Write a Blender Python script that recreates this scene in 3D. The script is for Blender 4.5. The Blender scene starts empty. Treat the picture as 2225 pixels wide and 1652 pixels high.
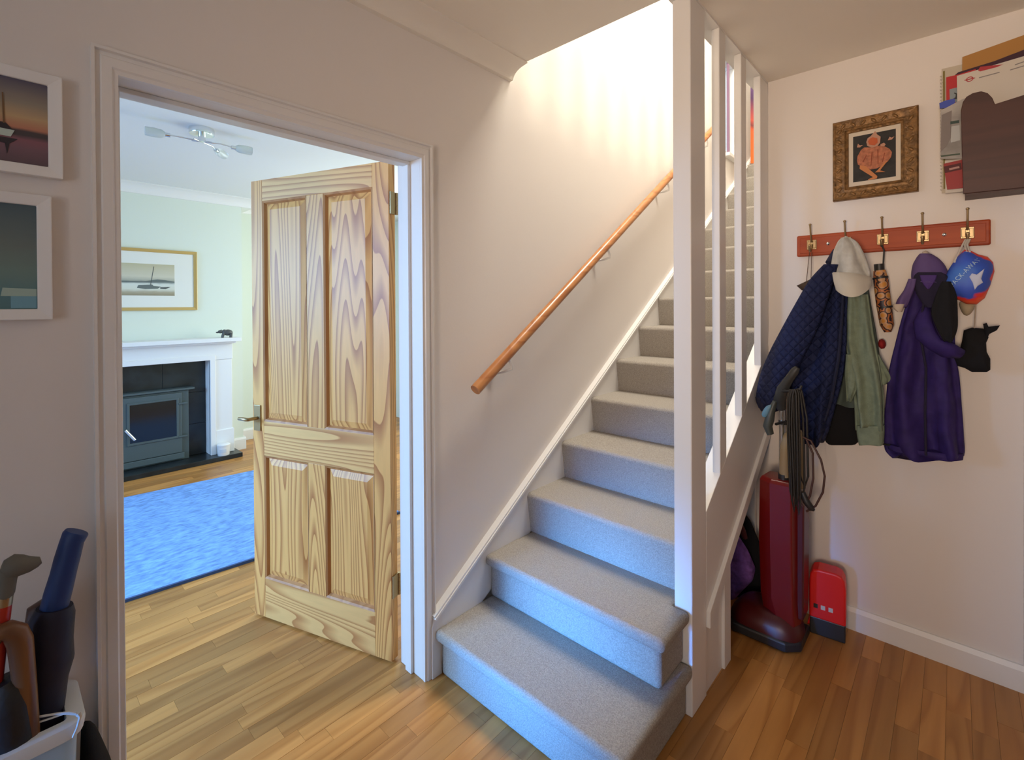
import bpy, bmesh, math, random
from mathutils import Vector, Matrix, noise
S = bpy.context.scene
COL = S.collection
# ------------------------------------------------------------------ camera
FPX, YAW, PITCH, ROLL, CX, CY, HC = 1045.985, 0.742803, -0.0064845, -0.0055134, 1113.54, 670.576, 1.45
_f = Vector((-math.sin(YAW)*math.cos(PITCH), math.cos(YAW)*math.cos(PITCH), math.sin(PITCH)))
_r0 = Vector((math.cos(YAW), math.sin(YAW), 0)); _u0 = _r0.cross(_f)
_c, _s = math.cos(ROLL), math.sin(ROLL)
_r = _c*_r0+_s*_u0; _u = -_s*_r0+_c*_u0
cam = bpy.data.objects.new('camera', bpy.data.cameras.new('camera')); COL.objects.link(cam)
cam.matrix_world = Matrix(((_r.x, _u.x, -_f.x, 0), (_r.y, _u.y, -_f.y, 0), (_r.z, _u.z, -_f.z, HC), (0, 0, 0, 1)))
cam.data.sensor_width = 36; cam.data.lens = FPX/2225*36; cam.data.clip_start = .02
cam.data.shift_x = (1112.5-CX)/2225; cam.data.shift_y = (CY-826)/2225
S.camera = cam
# ------------------------------------------------------------------ light and exposure
S.view_settings.view_transform = 'Standard'; S.view_settings.look = 'None'
S.view_settings.gamma = 1; S.view_settings.use_curve_mapping = False
S.view_settings.exposure = 0.45
wd = bpy.data.worlds.new('sky'); S.world = wd; wd.use_nodes = True
wd.node_tree.nodes['Background'].inputs[0].default_value = (.62, .78, 1, 1)
wd.node_tree.nodes['Background'].inputs[1].default_value = 1.5
def area(name, loc, target, sx, sy, power, col, spread=180):
    l = bpy.data.lights.new(name, 'AREA'); l.shape = 'RECTANGLE'; l.size = sx; l.size_y = sy
    l.energy = power; l.color = col; l.spread = math.radians(spread)
    o = bpy.data.objects.new(name, l); COL.objects.link(o); o.location = loc
    o.rotation_euler = (Vector(target)-Vector(loc)).to_track_quat('-Z', 'Y').to_euler()
    return o
area('living_window_daylight', (-3.3, -2.32, 1.85), (-2.6, .9, .0), 2.1, .75, 62, (.26, .54, 1.0), 105)
area('living_far_fill', (-3.7, 3.5, 1.5), (-3.7, 0, 1.6), 2.0, 1.5, 44, (.88, .98, .92))  # neutral fill added for the living room; the far wall has no window
area('landing_window_daylight', (2.0, 2.75, 4.15), (-1.5, 3.0, 2.9), .42, 1.1, 54, (1.0, .95, .74))
area('landing_overhead_fill', (-.88, 2.65, 4.98), (-1.05, 1.7, .3), .7, 1.4, 114, (1.0, .92, .80))  # overhead fill added to brighten the treads; the landing ceiling is solid
area('riser_blue_fill', (-1.16, -1.84, .55), (-1.06, 1.5, .22), .3, .6, 4.0, (.06, .33, 1.0), 18)  # added narrow blue beam that tints the lower risers, no known source
area('hall_warm_fill', (-.02, -1.86, 1.35), (-.05, 2.6, 2.15), .5, .5, 8.8, (1.0, .72, .48), 75)  # warm fill added for the coat wall and hall ceiling, no known source

# ------------------------------------------------------------------ helpers
def at(u, v, ax, val):
    """point of the world seen at photo pixel (u, v) that lies on the plane axis=val"""
    d = _r*((u-CX)/FPX)+_u*(-(v-CY)/FPX)+_f
    o = Vector((0, 0, HC)); t = (val-o[ax])/d[ax]
    return o+d*t
def proj(p):
    d = Vector(p)-Vector((0, 0, HC)); z = d.dot(_f)
    if z < .05: return None
    return (CX+FPX*d.dot(_r)/z, CY-FPX*d.dot(_u)/z)
def lin(c):
    return tuple(((x/255)/12.92 if x/255 <= .04045 else ((x/255+.055)/1.055)**2.4) for x in c)
class MB:
    def __init__(s): s.v = []; s.f = []
    def add(s, vs, fs):
        b = len(s.v); s.v += [tuple(x) for x in vs]; s.f += [tuple(i+b for i in f) for f in fs]; return s
    def box(s, x0, x1, y0, y1, z0, z1):
        return s.add([(x0,y0,z0),(x1,y0,z0),(x1,y1,z0),(x0,y1,z0),(x0,y0,z1),(x1,y0,z1),(x1,y1,z1),(x0,y1,z1)],
                     [(0,3,2,1),(4,5,6,7),(0,1,5,4),(1,2,6,5),(2,3,7,6),(3,0,4,7)])
    def prism(s, pts, ax, a, b):
        """polygon of 2D points extruded along axis ax (0: pts are y,z; 1: x,z; 2: x,y)"""
        def mk(p, t):
            return (t, p[0], p[1]) if ax == 0 else (p[0], t, p[1]) if ax == 1 else (p[0], p[1], t)
        n = len(pts)
        return s.add([mk(p, a) for p in pts]+[mk(p, b) for p in pts],
                     [tuple(range(n-1, -1, -1)), tuple(range(n, 2*n))]+[(i, (i+1) % n, n+(i+1) % n, n+i) for i in range(n)])
    def loft(s, rings, cap=True, closed=True):
        n = len(rings[0]); vs = [p for r in rings for p in r]; fs = []
        for j in range(len(rings)-1):
            for i in range(n if closed else n-1):
                k = (i+1) % n; fs.append((j*n+i, j*n+k, (j+1)*n+k, (j+1)*n+i))
        if cap and closed:
            fs.append(tuple(range(n-1, -1, -1))); fs.append(tuple(range((len(rings)-1)*n, len(rings)*n)))
        return s.add(vs, fs)
    def tube(s, path, rad, n=10, flat=1.0):
        P = [Vector(p) for p in path]; m = len(P)
        R = rad if isinstance(rad, (list, tuple)) else [rad]*m
        up = Vector((0, 0, 1)); rings = []; prev = None
        for i in range(m):
            t = (P[min(i+1, m-1)]-P[max(i-1, 0)]).normalized()
            if prev is None:
                a = t.cross(up) if abs(t.dot(up)) < .95 else t.cross(Vector((1, 0, 0)))
            else:
                a = prev-t*prev.dot(t)
            a.normalize(); b = t.cross(a); prev = a
            rings.append([P[i]+(a*math.cos(2*math.pi*k/n)+b*math.sin(2*math.pi*k/n)*flat)*R[i] for k in range(n)])
        return s.loft(rings)
    def lathe(s, prof, c, n=24, axis=2):
        rings = []
        for r, h in prof:
            rg = []
            for k in range(n):
                a = 2*math.pi*k/n; x, y = r*math.cos(a), r*math.sin(a)
                q = (x, y, h) if axis == 2 else (h, x, y) if axis == 0 else (y, h, x)
                rg.append((c[0]+q[0], c[1]+q[1], c[2]+q[2]))
            rings.append(rg)
        return s.loft(rings)
    def ell(s, c, r, n=14, m=9):
        rings = []
        for j in range(m+1):
            ph = -math.pi/2+math.pi*j/m; ph = max(min(ph, 1.5), -1.5)
            rings.append([(c[0]+r[0]*math.cos(ph)*math.cos(2*math.pi*k/n), c[1]+r[1]*math.cos(ph)*math.sin(2*math.pi*k/n), c[2]+r[2]*math.sin(ph)) for k in range(n)])
        return s.loft(rings)
    def pillow(s, pts, depth, fold=0, seed=0, cen=None, back=None, lev=(1, .97, .9, .78, .6, .4, .2), sm=1):
        """closed outline of 3D points facing -y, blown up along y"""
        P = [Vector(p) for p in pts]
        # resample
        Q = []
        for i in range(len(P)):
            a, b = P[i], P[(i+1) % len(P)]; k = max(1, int((b-a).length/.012))
            Q += [a+(b-a)*(j/k) for j in range(k)]
        n = len(Q)
        for _ in range(sm): Q = [(Q[i-1]+Q[i]*2+Q[(i+1) % n])/4 for i in range(n)]
        c = Vector(cen) if cen else sum(Q, Vector())/n
        back = depth*.5 if back is None else back
        def rg(l, d):
            h = d*(1-l**2.4)**.6 if l < 1 else 0
            out = []
            for q in Q:
                p = c+(q-c)*l
                w = fold*(noise.noise(Vector((p.x*26+seed, p.z*7, seed)))) if l < 1 else 0
                out.append((p.x, p.y-h-w*(1 if d > 0 else 0), p.z))
            return out
        rings = [rg(l, -back) for l in reversed(lev[1:])]+[rg(1, 0)]+[rg(l, depth) for l in lev[1:]]
        return s.loft(rings)
    def drape(s, rows, hd, fold=.01, k=5, seed=0, n=44, p=.8, mid=None, steps=5):
        """garment: rows of (left point, right point); hd half depth, folds deepen downwards"""
        R = []
        L = [(Vector(a), Vector(b)) for a, b in rows]
        def cr(a, b, c, d, t):
            return .5*((2*b)+(c-a)*t+(2*a-5*b+4*c-d)*t*t+(3*b-a-3*c+d)*t*t*t)
        m = len(L)
        for i in range(m-1):
            for j in range(steps):
                t = j/steps; g = lambda q: cr(L[max(i-1, 0)][q], L[i][q], L[i+1][q], L[min(i+2, m-1)][q], t)
                R.append((g(0), g(1)))
        R.append(L[-1]); M = len(R); rings = []
        for j, (a, b) in enumerate(R):
            q = j/(M-1); c = (a+b)/2; h = (b-a)/2; rg = []
            d = (hd[0]*(1-q)+hd[1]*q) if isinstance(hd, (list, tuple)) else hd
            for e in range(n):
                th = 2*math.pi*e/n; cs, sn = math.cos(th), math.sin(th)
                X = math.copysign(abs(cs)**p, cs); Y = math.copysign(abs(sn)**p, sn)
                w = fold*(.25+q)*(math.sin(k*th+seed+q*2.2)+.8*noise.noise(Vector((cs*3+seed, sn*3, q*6))))
                w2 = fold*.6*noise.noise(Vector((c.x*20+X*3, seed*1.7, c.z*16)))
                pt = c+h*X*(1+w*.6/max(h.length, .02)*.3)
                rg.append((pt.x, pt.y-d*Y-(w+w2)*(1 if Y > 0 else .3)*abs(Y), pt.z+fold*.5*math.sin(3*th+seed)*(q > .93)))
            rings.append(rg)
        return s.loft(rings)
    def build(s, name, mat, parent=None, smooth=False, bevel=0, seg=2, sub=0):
        me = bpy.data.meshes.new(name); me.from_pydata(s.v, [], s.f); me.validate()
        bm = bmesh.new(); bm.from_mesh(me); bmesh.ops.recalc_face_normals(bm, faces=bm.faces); bm.to_mesh(me); bm.free()
        o = bpy.data.objects.new(name, me); COL.objects.link(o)
        if mat: me.materials.append(mat)
        if parent: o.parent = parent
        if smooth:
            for p in me.polygons: p.use_smooth = True
            me.set_sharp_from_angle(angle=math.radians(50 if smooth is True else smooth))
        if bevel:
            b = o.modifiers.new('bevel', 'BEVEL'); b.width = bevel; b.segments = seg; b.limit_method = 'ANGLE'; b.angle_limit = math.radians(40)
        if sub:
            b = o.modifiers.new('sub', 'SUBSURF'); b.levels = sub; b.render_levels = sub
        return o
def tag(o, label=None, cat=None, group=None, kind=None):
    for k, v in (('label', label), ('category', cat), ('group', group), ('kind', kind)):
        if v: o[k] = v
    return o
def thing(name, label, cat, loc=(0, 0, 0), rz=0, group=None, kind=None):
    o = bpy.data.objects.new(name, None); COL.objects.link(o); o.empty_display_size = .05
    o.location = loc; o.rotation_euler = (0, 0, rz); return tag(o, label, cat, group, kind)
def struct(o, label=None, cat=None): return tag(o, label, cat, None, 'structure')

# ------------------------------------------------------------------ materials
MATS = {}
def mat(name, col, rough=.6, metal=0, spec=.5, noise_amt=0, noise_scale=30, bump=0, bump_scale=200, emit=None, trans=0, sheen=0, stretch=None):
    if name in MATS: return MATS[name]
    m = bpy.data.materials.new(name); m.use_nodes = True; nt = m.node_tree; N = nt.nodes; L = nt.links
    b = N['Principled BSDF']; b.inputs['Base Color'].default_value = (*col, 1); b.inputs['Roughness'].default_value = rough
    b.inputs['Metallic'].default_value = metal; b.inputs['Specular IOR Level'].default_value = spec
    if trans: b.inputs['Transmission Weight'].default_value = trans
    if sheen: b.inputs['Sheen Weight'].default_value = sheen
    if emit: b.inputs['Emission Color'].default_value = (*emit[:3], 1); b.inputs['Emission Strength'].default_value = emit[3]
    tc = N.new('ShaderNodeTexCoord'); co = tc.outputs['Object']
    if stretch:
        mp = N.new('ShaderNodeMapping'); mp.inputs['Scale'].default_value = stretch; L.new(co, mp.inputs[0]); co = mp.outputs[0]
    if noise_amt:
        nz = N.new('ShaderNodeTexNoise'); nz.inputs['Scale'].default_value = noise_scale; nz.inputs['Detail'].default_value = 4; L.new(co, nz.inputs['Vector'])
        r = N.new('ShaderNodeValToRGB'); r.color_ramp.elements[0].position = .32; r.color_ramp.elements[1].position = .68
        r.color_ramp.elements[0].color = (*[max(0, c*(1-noise_amt)) for c in col], 1); r.color_ramp.elements[1].color = (*[min(1, c*(1+noise_amt)) for c in col], 1)
        L.new(nz.outputs['Fac'], r.inputs[0]); L.new(r.outputs[0], b.inputs['Base Color'])
    if bump:
        nb = N.new('ShaderNodeTexNoise'); nb.inputs['Scale'].default_value = bump_scale; nb.inputs['Detail'].default_value = 3; L.new(co, nb.inputs['Vector'])
        bp = N.new('ShaderNodeBump'); bp.inputs['Strength'].default_value = bump; bp.inputs['Distance'].default_value = .004
        L.new(nb.outputs['Fac'], bp.inputs['Height']); L.new(bp.outputs[0], b.inputs['Normal'])
    MATS[name] = m; return m
def ramp_mat(name, stops, axis='Z', rough=.6, noise_amt=.0, noise_scale=6, coord='Generated', spec=.4, nstretch=(1, 1, 1)):
    """flat print: colours change along one direction of the thing, blurred with noise"""
    m = bpy.data.materials.new(name); m.use_nodes = True; nt = m.node_tree; N = nt.nodes; L = nt.links
    b = N['Principled BSDF']; b.inputs['Roughness'].default_value = rough; b.inputs['Specular IOR Level'].default_value = spec
    tc = N.new('ShaderNodeTexCoord'); sp = N.new('ShaderNodeSeparateXYZ'); L.new(tc.outputs[coord], sp.inputs[0])
    mp = N.new('ShaderNodeMapping'); mp.inputs['Scale'].default_value = nstretch; L.new(tc.outputs[coord], mp.inputs[0])
    nz = N.new('ShaderNodeTexNoise'); nz.inputs['Scale'].default_value = noise_scale; nz.inputs['Detail'].default_value = 5; L.new(mp.outputs[0], nz.inputs['Vector'])
    ma = N.new('ShaderNodeMath'); ma.operation = 'MULTIPLY_ADD'; L.new(nz.outputs['Fac'], ma.inputs[0]); ma.inputs[1].default_value = noise_amt
    L.new(sp.outputs[axis], ma.inputs[2])
    ms = N.new('ShaderNodeMath'); ms.operation = 'SUBTRACT'; L.new(ma.outputs[0], ms.inputs[0]); ms.inputs[1].default_value = noise_amt*.5
    r = N.new('ShaderNodeValToRGB'); e = r.color_ramp.elements
    e[0].position, e[0].color = stops[0][0], (*stops[0][1], 1); e[1].position, e[1].color = stops[-1][0], (*stops[-1][1], 1)
    for p, c in stops[1:-1]: q = e.new(p); q.color = (*c, 1)
    L.new(ms.outputs[0], r.inputs[0]); L.new(r.outputs[0], b.inputs['Base Color']); return m
def wood_mat(name, light, dark, grain=2, scale=9, stretch=.06, distort=5, rough=.45, island=0, obj_rand=0, contrast=(.25, .8)):
    """grain: axis index that the grain runs along"""
    m = bpy.data.materials.new(name); m.use_nodes = True; nt = m.node_tree; N = nt.nodes; L = nt.links
    b = N['Principled BSDF']; b.inputs['Roughness'].default_value = rough
    tc = N.new('ShaderNodeTexCoord'); mp = N.new('ShaderNodeMapping')
    sc = [1, 1, 1]; sc[grain] = stretch; mp.inputs['Scale'].default_value = sc; L.new(tc.outputs['Object'], mp.inputs[0])
    add = N.new('ShaderNodeVectorMath'); add.operation = 'ADD'; L.new(mp.outputs[0], add.inputs[0])
    oi = N.new('ShaderNodeObjectInfo'); geo = N.new('ShaderNodeNewGeometry')
    rnd = geo.outputs['Random Per Island'] if island else oi.outputs['Random']
    ml = N.new('ShaderNodeVectorMath'); ml.operation = 'SCALE'; ml.inputs[0].default_value = (7.3, 5.1, 9.7); L.new(rnd, ml.inputs['Scale']); L.new(ml.outputs[0], add.inputs[1])
    w = N.new('ShaderNodeTexNoise'); w.inputs['Scale'].default_value = scale; w.inputs['Detail'].default_value = 1.2; w.inputs['Roughness'].default_value = .35; w.inputs['Distortion'].default_value = .25
    L.new(add.outputs[0], w.inputs['Vector'])
    mu = N.new('ShaderNodeMath'); mu.operation = 'MULTIPLY'; mu.inputs[1].default_value = distort; L.new(w.outputs['Fac'], mu.inputs[0])
    fr = N.new('ShaderNodeMath'); fr.operation = 'FRACT'; L.new(mu.outputs[0], fr.inputs[0])
    r = N.new('ShaderNodeValToRGB'); r.color_ramp.elements[0].position = contrast[0]; r.color_ramp.elements[1].position = contrast[1]
    r.color_ramp.elements[0].color = (*light, 1); r.color_ramp.elements[1].color = (*dark, 1)
    q = r.color_ramp.elements.new(.97); q.color = (*light, 1); L.new(fr.outputs[0], r.inputs[0]); out = r.outputs[0]
    nz = N.new('ShaderNodeTexNoise'); nz.inputs['Scale'].default_value = 60; nz.inputs['Detail'].default_value = 4; L.new(add.outputs[0], nz.inputs['Vector'])
    hs = N.new('ShaderNodeHueSaturation'); L.new(out, hs.inputs['Color'])
    mr = N.new('ShaderNodeMapRange'); mr.inputs['To Min'].default_value = .88; mr.inputs['To Max'].default_value = 1.12; L.new(nz.outputs['Fac'], mr.inputs[0])
    if obj_rand:
        m2 = N.new('ShaderNodeMapRange'); m2.inputs['To Min'].default_value = 1-obj_rand; m2.inputs['To Max'].default_value = 1+obj_rand; L.new(rnd, m2.inputs[0])
        mm = N.new('ShaderNodeMath'); mm.operation = 'MULTIPLY'; L.new(mr.outputs[0], mm.inputs[0]); L.new(m2.outputs[0], mm.inputs[1]); L.new(mm.outputs[0], hs.inputs['Value'])
    else: L.new(mr.outputs[0], hs.inputs['Value'])
    L.new(hs.outputs[0], b.inputs['Base Color']); return m

WALL = mat('cream_wall_paint', (.80, .75, .705), .85, spec=.2, bump=.05, bump_scale=120)
CEIL = mat('ceiling_paint', (.84, .79, .71), .9, spec=.15, bump=.08, bump_scale=140)
MINT = mat('pale_green_wall_paint', (.74, .79, .70), .85, spec=.2, bump=.04, bump_scale=120)
LCEIL = mat('white_ceiling_paint', (.80, .81, .80), .9, spec=.15)
GLOSS = mat('white_gloss_paint', (.80, .78, .755), .32, spec=.5)
GLOSSW = mat('white_satin_paint', (.84, .83, .81), .4, spec=.5)
CARPET = mat('beige_carpet', (.385, .35, .305), 1, spec=.05, noise_amt=.22, noise_scale=260, bump=.9, bump_scale=420)
PINEV = wood_mat('pine_vertical', (.80, .41, .125), (.44, .155, .04), 2, 5, .085, 30, contrast=(.4, .94))
PINEH = wood_mat('pine_horizontal', (.80, .45, .16), (.48, .19, .055), 0, 5, .085, 26, contrast=(.4, .94))
PINEM = wood_mat('pine_moulding', (.55, .25, .09), (.42, .17, .055), 2, 9, .05, 6)
OAK = wood_mat('oak_strip', (.52, .24, .065), (.40, .165, .038), 1, 7, .07, 8, .36, obj_rand=.24)
OAKS = wood_mat('oak_strip_far', (.52, .24, .065), (.40, .165, .038), 1, 7, .07, 8, .36, island=1, obj_rand=.24)
RAILW = wood_mat('varnished_rail', (.50, .215, .075), (.38, .14, .045), 1, 9, .05, 6, .28)
REDW = wood_mat('red_brown_rail', (.40, .062, .009), (.30, .038, .006), 0, 9, .05, 6, .55)
BRASS = mat('brass', (.45, .34, .19), .38, 1)
DBRASS = mat('aged_brass', (.42, .31, .17), .4, 1)
CHROME = mat('chrome', (.75, .77, .78), .15, 1)
BLACK = mat('black_fabric', (.012, .012, .014), .9, spec=.2, bump=.2, bump_scale=300)
BLACKP = mat('black_plastic', (.02, .02, .021), .45)
SLATE = mat('black_slate', (.014, .019, .022), .28, noise_amt=.5, noise_scale=8)
WPLAST = mat('white_plastic', (.72, .76, .78), .4)

# ================================================================== setting
W, B, CH = -1.512, 2.6, 2.538
YEDGE = 1.635
b = MB()
b.box(-1.655, W, -1.9, .197, 0, 2.8).box(-1.655, W, .197, 1.15, 2.04, 2.8).box(-1.655, W, 1.15, 4.46, 0, 5.1)
b.box(-1.655, W, 4.46, 4.78, 0, 2.79).box(-1.655, W, 4.46, 4.78, 3.70, 5.1).box(-1.655, W, 4.78, 5.7, 0, 5.1)
struct(b.build('wall_left', WALL), 'cream painted wall with the open doorway and the handrail')
b = MB().box(-.675, .19, B, B+.1, 0, CH).box(-1.512, -.675, B+.02, B+.12, 0, .88).box(.27, 1.7, B, B+.1, 0, CH).box(.19, .27, B+.03, B+.1, 0, CH)
struct(b.build('wall_back', WALL), 'cream painted wall behind the coat hooks')
struct(MB().box(1.7, 1.8, -1.9, 2.7, 0, CH).build('wall_right', WALL))
b = MB().box(-1.655, -1.34, -1.98, -1.88, 0, 2.6).box(-1.34, -.98, -1.98, -1.88, 0, .22).box(-1.34, -.98, -1.98, -1.88, .88, 2.6).box(-.98, -.3, -1.98, -1.88, 0, 2.6).box(1.0, 1.8, -1.98, -1.88, 0, 2.6).box(-.3, 1.0, -1.98, -1.88, 2.3, 2.6).box(-.3, 1.0, -1.98, -1.88, 0, .7)  # low left opening added only to house the blue riser beam
struct(b.build('wall_front', WALL))
struct(MB().box(-.745, -.675, 2.62, 5.7, .8, 2.81).build('wall_stair_side', WALL))
b = MB().box(-1.655, 1.8, -1.98, YEDGE, CH, 2.8).box(-.675, 1.8, YEDGE, 2.7, CH, 2.8).box(-.675, 2.2, 2.7, 5.7, 2.54, 2.8)
struct(b.build('ceiling', CEIL), 'flat hall ceiling that ends at the stairwell')
struct(MB().box(-.748, -.675, YEDGE, 2.62, 2.53, 2.80).build('trim_5', GLOSS), 'white board lining the stairwell edge of the ceiling')
# coving along the left wall
pts = [(W, 2.482), (W+.018, 2.484)]
for k in range(1, 8):
    a = k/8*math.pi/2; pts.append((W+.105-.085*math.cos(a), 2.486+.045*math.sin(a)))
pts += [(W+.108, 2.533), (W+.108, CH), (W, CH)]
struct(MB().prism(pts, 1, -1.9, YEDGE+.004).build('trim_6', CEIL, smooth=True), 'curved plaster coving above the doorway')
# upper floor shell
struct(MB().box(2.1, 2.2, -.4, 5.7, 2.8, 5.1).build('wall_landing_right', WALL))
struct(MB().box(-1.655, 2.2, -.5, -.4, 2.8, 5.1).build('wall_landing_front', WALL))
struct(MB().box(-1.655, 2.2, 5.6, 5.7, 0, 5.1).build('wall_landing_end', WALL))
struct(MB().box(-1.655, 2.2, -.5, 5.7, 5.1, 5.2).build('ceiling_landing', LCEIL))
struct(MB().box(-1.655, -1.5, -.5, YEDGE, 2.8, 5.1).build('wall_landing_left', WALL))
# living room shell
LX, LB, LC = -5.36, -5.70, 2.55
b = MB().box(LB-.1, LB, -2.5, 3.7, 0, LC).box(LB, LX, -.55, .02, 0, LC).box(LB, LX, 1.42, 1.755, 0, LC).box(LB, LX, .02, 1.42, .95, LC).box(LB, LB+.12, .02, 1.42, 0, .95)
struct(b.build('wall_hearth', MINT), 'pale green chimney breast wall in the room beyond the doorway')
b = MB().box(LB, -4.45, -2.5, -2.4, 0, LC).box(-2.2, -1.655, -2.5, -2.4, 0, LC).box(-4.45, -2.2, -2.5, -2.4, 0, .65).box(-4.45, -2.2, -2.5, -2.4, 2.25, LC)
struct(b.build('wall_living_window', MINT))
struct(MB().box(LB, -1.655, 3.6, 3.7, 0, LC).build('wall_living_far', MINT))
struct(MB().box(-1.66, -1.655, -2.4, .14, 0, LC).box(-1.66, -1.655, 1.2, 3.6, 0, LC).box(-1.66, -1.655, .14, 1.2, 2.09, LC).build('wall_living_hall', MINT))
struct(MB().box(LB, -1.655, -2.5, 3.7, LC, LC+.1).build('ceiling_living', LCEIL), 'white ceiling of the room beyond the doorway')
def cornice(y0, y1, x, nm):
    p = [(x, LC-.085), (x+.012, LC-.083)]
    for k in range(1, 7):
        a = k/7*math.pi/2; p.append((x+.10-.085*math.cos(a), LC-.08+.07*math.sin(a)))
    p += [(x+.105, LC-.006), (x+.105, LC), (x, LC)]
    return struct(MB().prism(p, 1, y0, y1).build(nm, GLOSSW, smooth=True))
cornice(-.55, 1.86, LX, 'trim_7'); cornice(1.755, 3.6, LB, 'trim_8')
struct(MB().box(LX, LB, 1.755, 1.86, LC-.085, LC).build('trim_9', GLOSSW))
def base_prof(h, t): return [(0, 0), (t, 0), (t, h-.018), (t*.55, h), (0, h)]
struct(MB().prism([(B-p[0], p[1]) for p in base_prof(.098, .018)], 0, -.675, .19).build('baseboard_back', GLOSSW), 'white skirting board under the coats')
struct(MB().prism([(LX+p[0], p[1]) for p in base_prof(.12, .02)], 1, 1.60, 1.775).box(LB, LX, 1.755, 1.775, 0, .12).build('baseboard_hearth', GLOSSW))
struct(MB().prism([(LB+p[0], p[1]) for p in base_prof(.12, .02)], 1, 1.775, 3.6).build('baseboard_recess', GLOSSW))
struct(MB().box(.19, .262, B-.02, B+.03, 0, 2.3).build('trim_10', GLOSS, bevel=.004), 'painted architrave at the right end of the coat wall')

# ------------------------------------------------------------------ floor of oak strips
fl = struct(MB().box(-5.8, 1.8, -2.5, 3.7, -.06, -.014).build('floor', mat('floor_base', (.12, .07, .03), .8)), 'oak strip floor running through hall and living room')
random.seed(4)
SW = .0655; strips = []
lens = [.26, .34, .42, .5, .6, .72, .86]
i = 0; x = -5.72
while x < 1.7:
    y = -2.4-random.random()*.6
    while y < 3.6:
        l = random.choice(lens); strips.append((x+SW/2, y+l/2, l)); y += l
    x += SW
def seen(px, py):
    q = proj((px, py, 0))
    if not q or not (-20 < q[0] < 2245 and -20 < q[1] < 1690): return False
    if px < -1.52:
        yc = py*(1.512/abs(px)); return .20 < yc < 1.13
    if px < -.69: return py < 1.2
    return py < 2.6
cand = []
for (cx, cy, l) in strips:
    v = sum(seen(cx, cy+l*t) for t in (-.45, -.2, 0, .2, .45))
    d = math.hypot(cx, cy)
    cand.append((v > 0, d, cx, cy, l))
vis = sorted([c for c in cand if c[0]], key=lambda c: c[1]); near = vis[:300]; rest = vis[300:]+[c for c in cand if not c[0]]
meshes = {}
for _, d, cx, cy, l in near:
    if l not in meshes:
        o = MB().box(-SW/2+.0003, SW/2-.0003, -l/2+.0003, l/2-.0003, -.013, 0).build('oak_strip', OAK, fl); meshes[l] = o.data; o.location = (cx, cy, 0)
    else:
        o = bpy.data.objects.new('oak_strip', meshes[l]); COL.objects.link(o); o.parent = fl; o.location = (cx, cy, 0)
    o.location.z = random.uniform(-.0004, .0002)
b = MB()
for _, d, cx, cy, l in rest: b.box(cx-SW/2+.0003, cx+SW/2-.0003, cy-l/2+.0003, cy+l/2-.0003, -.013, -.0002)
tag(b.build('oak_strips_rest', OAKS, fl), kind='stuff')

# ------------------------------------------------------------------ door frame and door
df = thing('trim_1', 'white painted door frame around the open pine door', None, kind='structure')
YL, YR, ZT = .219, 1.125, 2.016
def arch_side(p, q):
    """mitred length of architrave between two corners given as inner (y, z) and outer (y, z)"""
    pr = [(0, 0), (0, .012), (.18, .013), (.25, .017), (.62, .017), (.68, .013), (.84, .013), (.88, .021), (1, .021), (1, 0)]
    R = [[(W+h, i[0]+(o[0]-i[0])*t, i[1]+(o[1]-i[1])*t) for t, h in pr] for i, o in (p, q)]
    return MB().loft(R).build('architrave', GLOSS, df)
cA, cB, cC, cD = ((YL, 0), (.168, 0)), ((YL, ZT), (.168, 2.073)), ((YR, ZT), (1.173, 2.073)), ((YR, 0), (1.173, 0))
arch_side(cA, cB); arch_side(cB, cC); arch_side(cC, cD)
MB().box(-1.66, W, YR, YR+.027, 0, ZT+.025).build('jamb', GLOSS, df, bevel=.002)
MB().box(-1.66, W, YL-.022, YL, 0, ZT+.025).build('jamb', GLOSS, df, bevel=.002)
MB().box(-1.66, W, YL, YR, ZT, ZT+.025).build('head', GLOSS, df, bevel=.002)
MB().box(-1.612, -1.573, YR-.013, YR, 0, ZT-.013).build('stop', GLOSS, df, bevel=.002)
MB().box(-1.612, -1.573, YL, YL+.013, 0, ZT-.013).build('stop', GLOSS, df, bevel=.002)
MB().box(-1.612, -1.573, YL, YR, ZT-.013, ZT).build('stop', GLOSS, df, bevel=.002)
# door: local x along the leaf from the hinge, local -y is the face seen
DW, DH, DT = .79, 2.028, .040
door = thing('door_1', 'open pine four panel door with brass lever handle', 'door', (-1.677, 1.093, .008), math.atan2(-.32494, -.94574), kind='structure')
# local +y of the leaf faces the camera side after the rotation
FY, BY = 0.0, -DT
def dbox(x0, x1, z0, z1, nm, m): return MB().box(x0, x1, BY, FY, z0, z1).build(nm, m, door, bevel=.0012)
dbox(0, .083, 0, DH, 'stile', PINEV); dbox(.719, DW, 0, DH, 'stile', PINEV)
dbox(.083, .719, 0, .182, 'rail', PINEH); dbox(.083, .719, .752, .912, 'rail', PINEH); dbox(.083, .719, 1.93, DH, 'rail', PINEH)
dbox(.348, .446, .182, .752, 'muntin', PINEV); dbox(.348, .446, .912, 1.93, 'muntin', PINEV)
def ring(o, i, y0, y1):   # frame strip between rect o and rect i
    (a, c, e, g), (h, j, k, l) = o, i
    bb = MB(); A = [(a, e), (c, e), (c, g), (a, g)]; D = [(h, k), (j, k), (j, l), (h, l)]
    for q in range(4):
        r = (q+1) % 4
        bb.add([(A[q][0], y0, A[q][1]), (A[r][0], y0, A[r][1]), (D[r][0], y1, D[r][1]), (D[q][0], y1, D[q][1])], [(0, 1, 2, 3)])
    return bb
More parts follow.
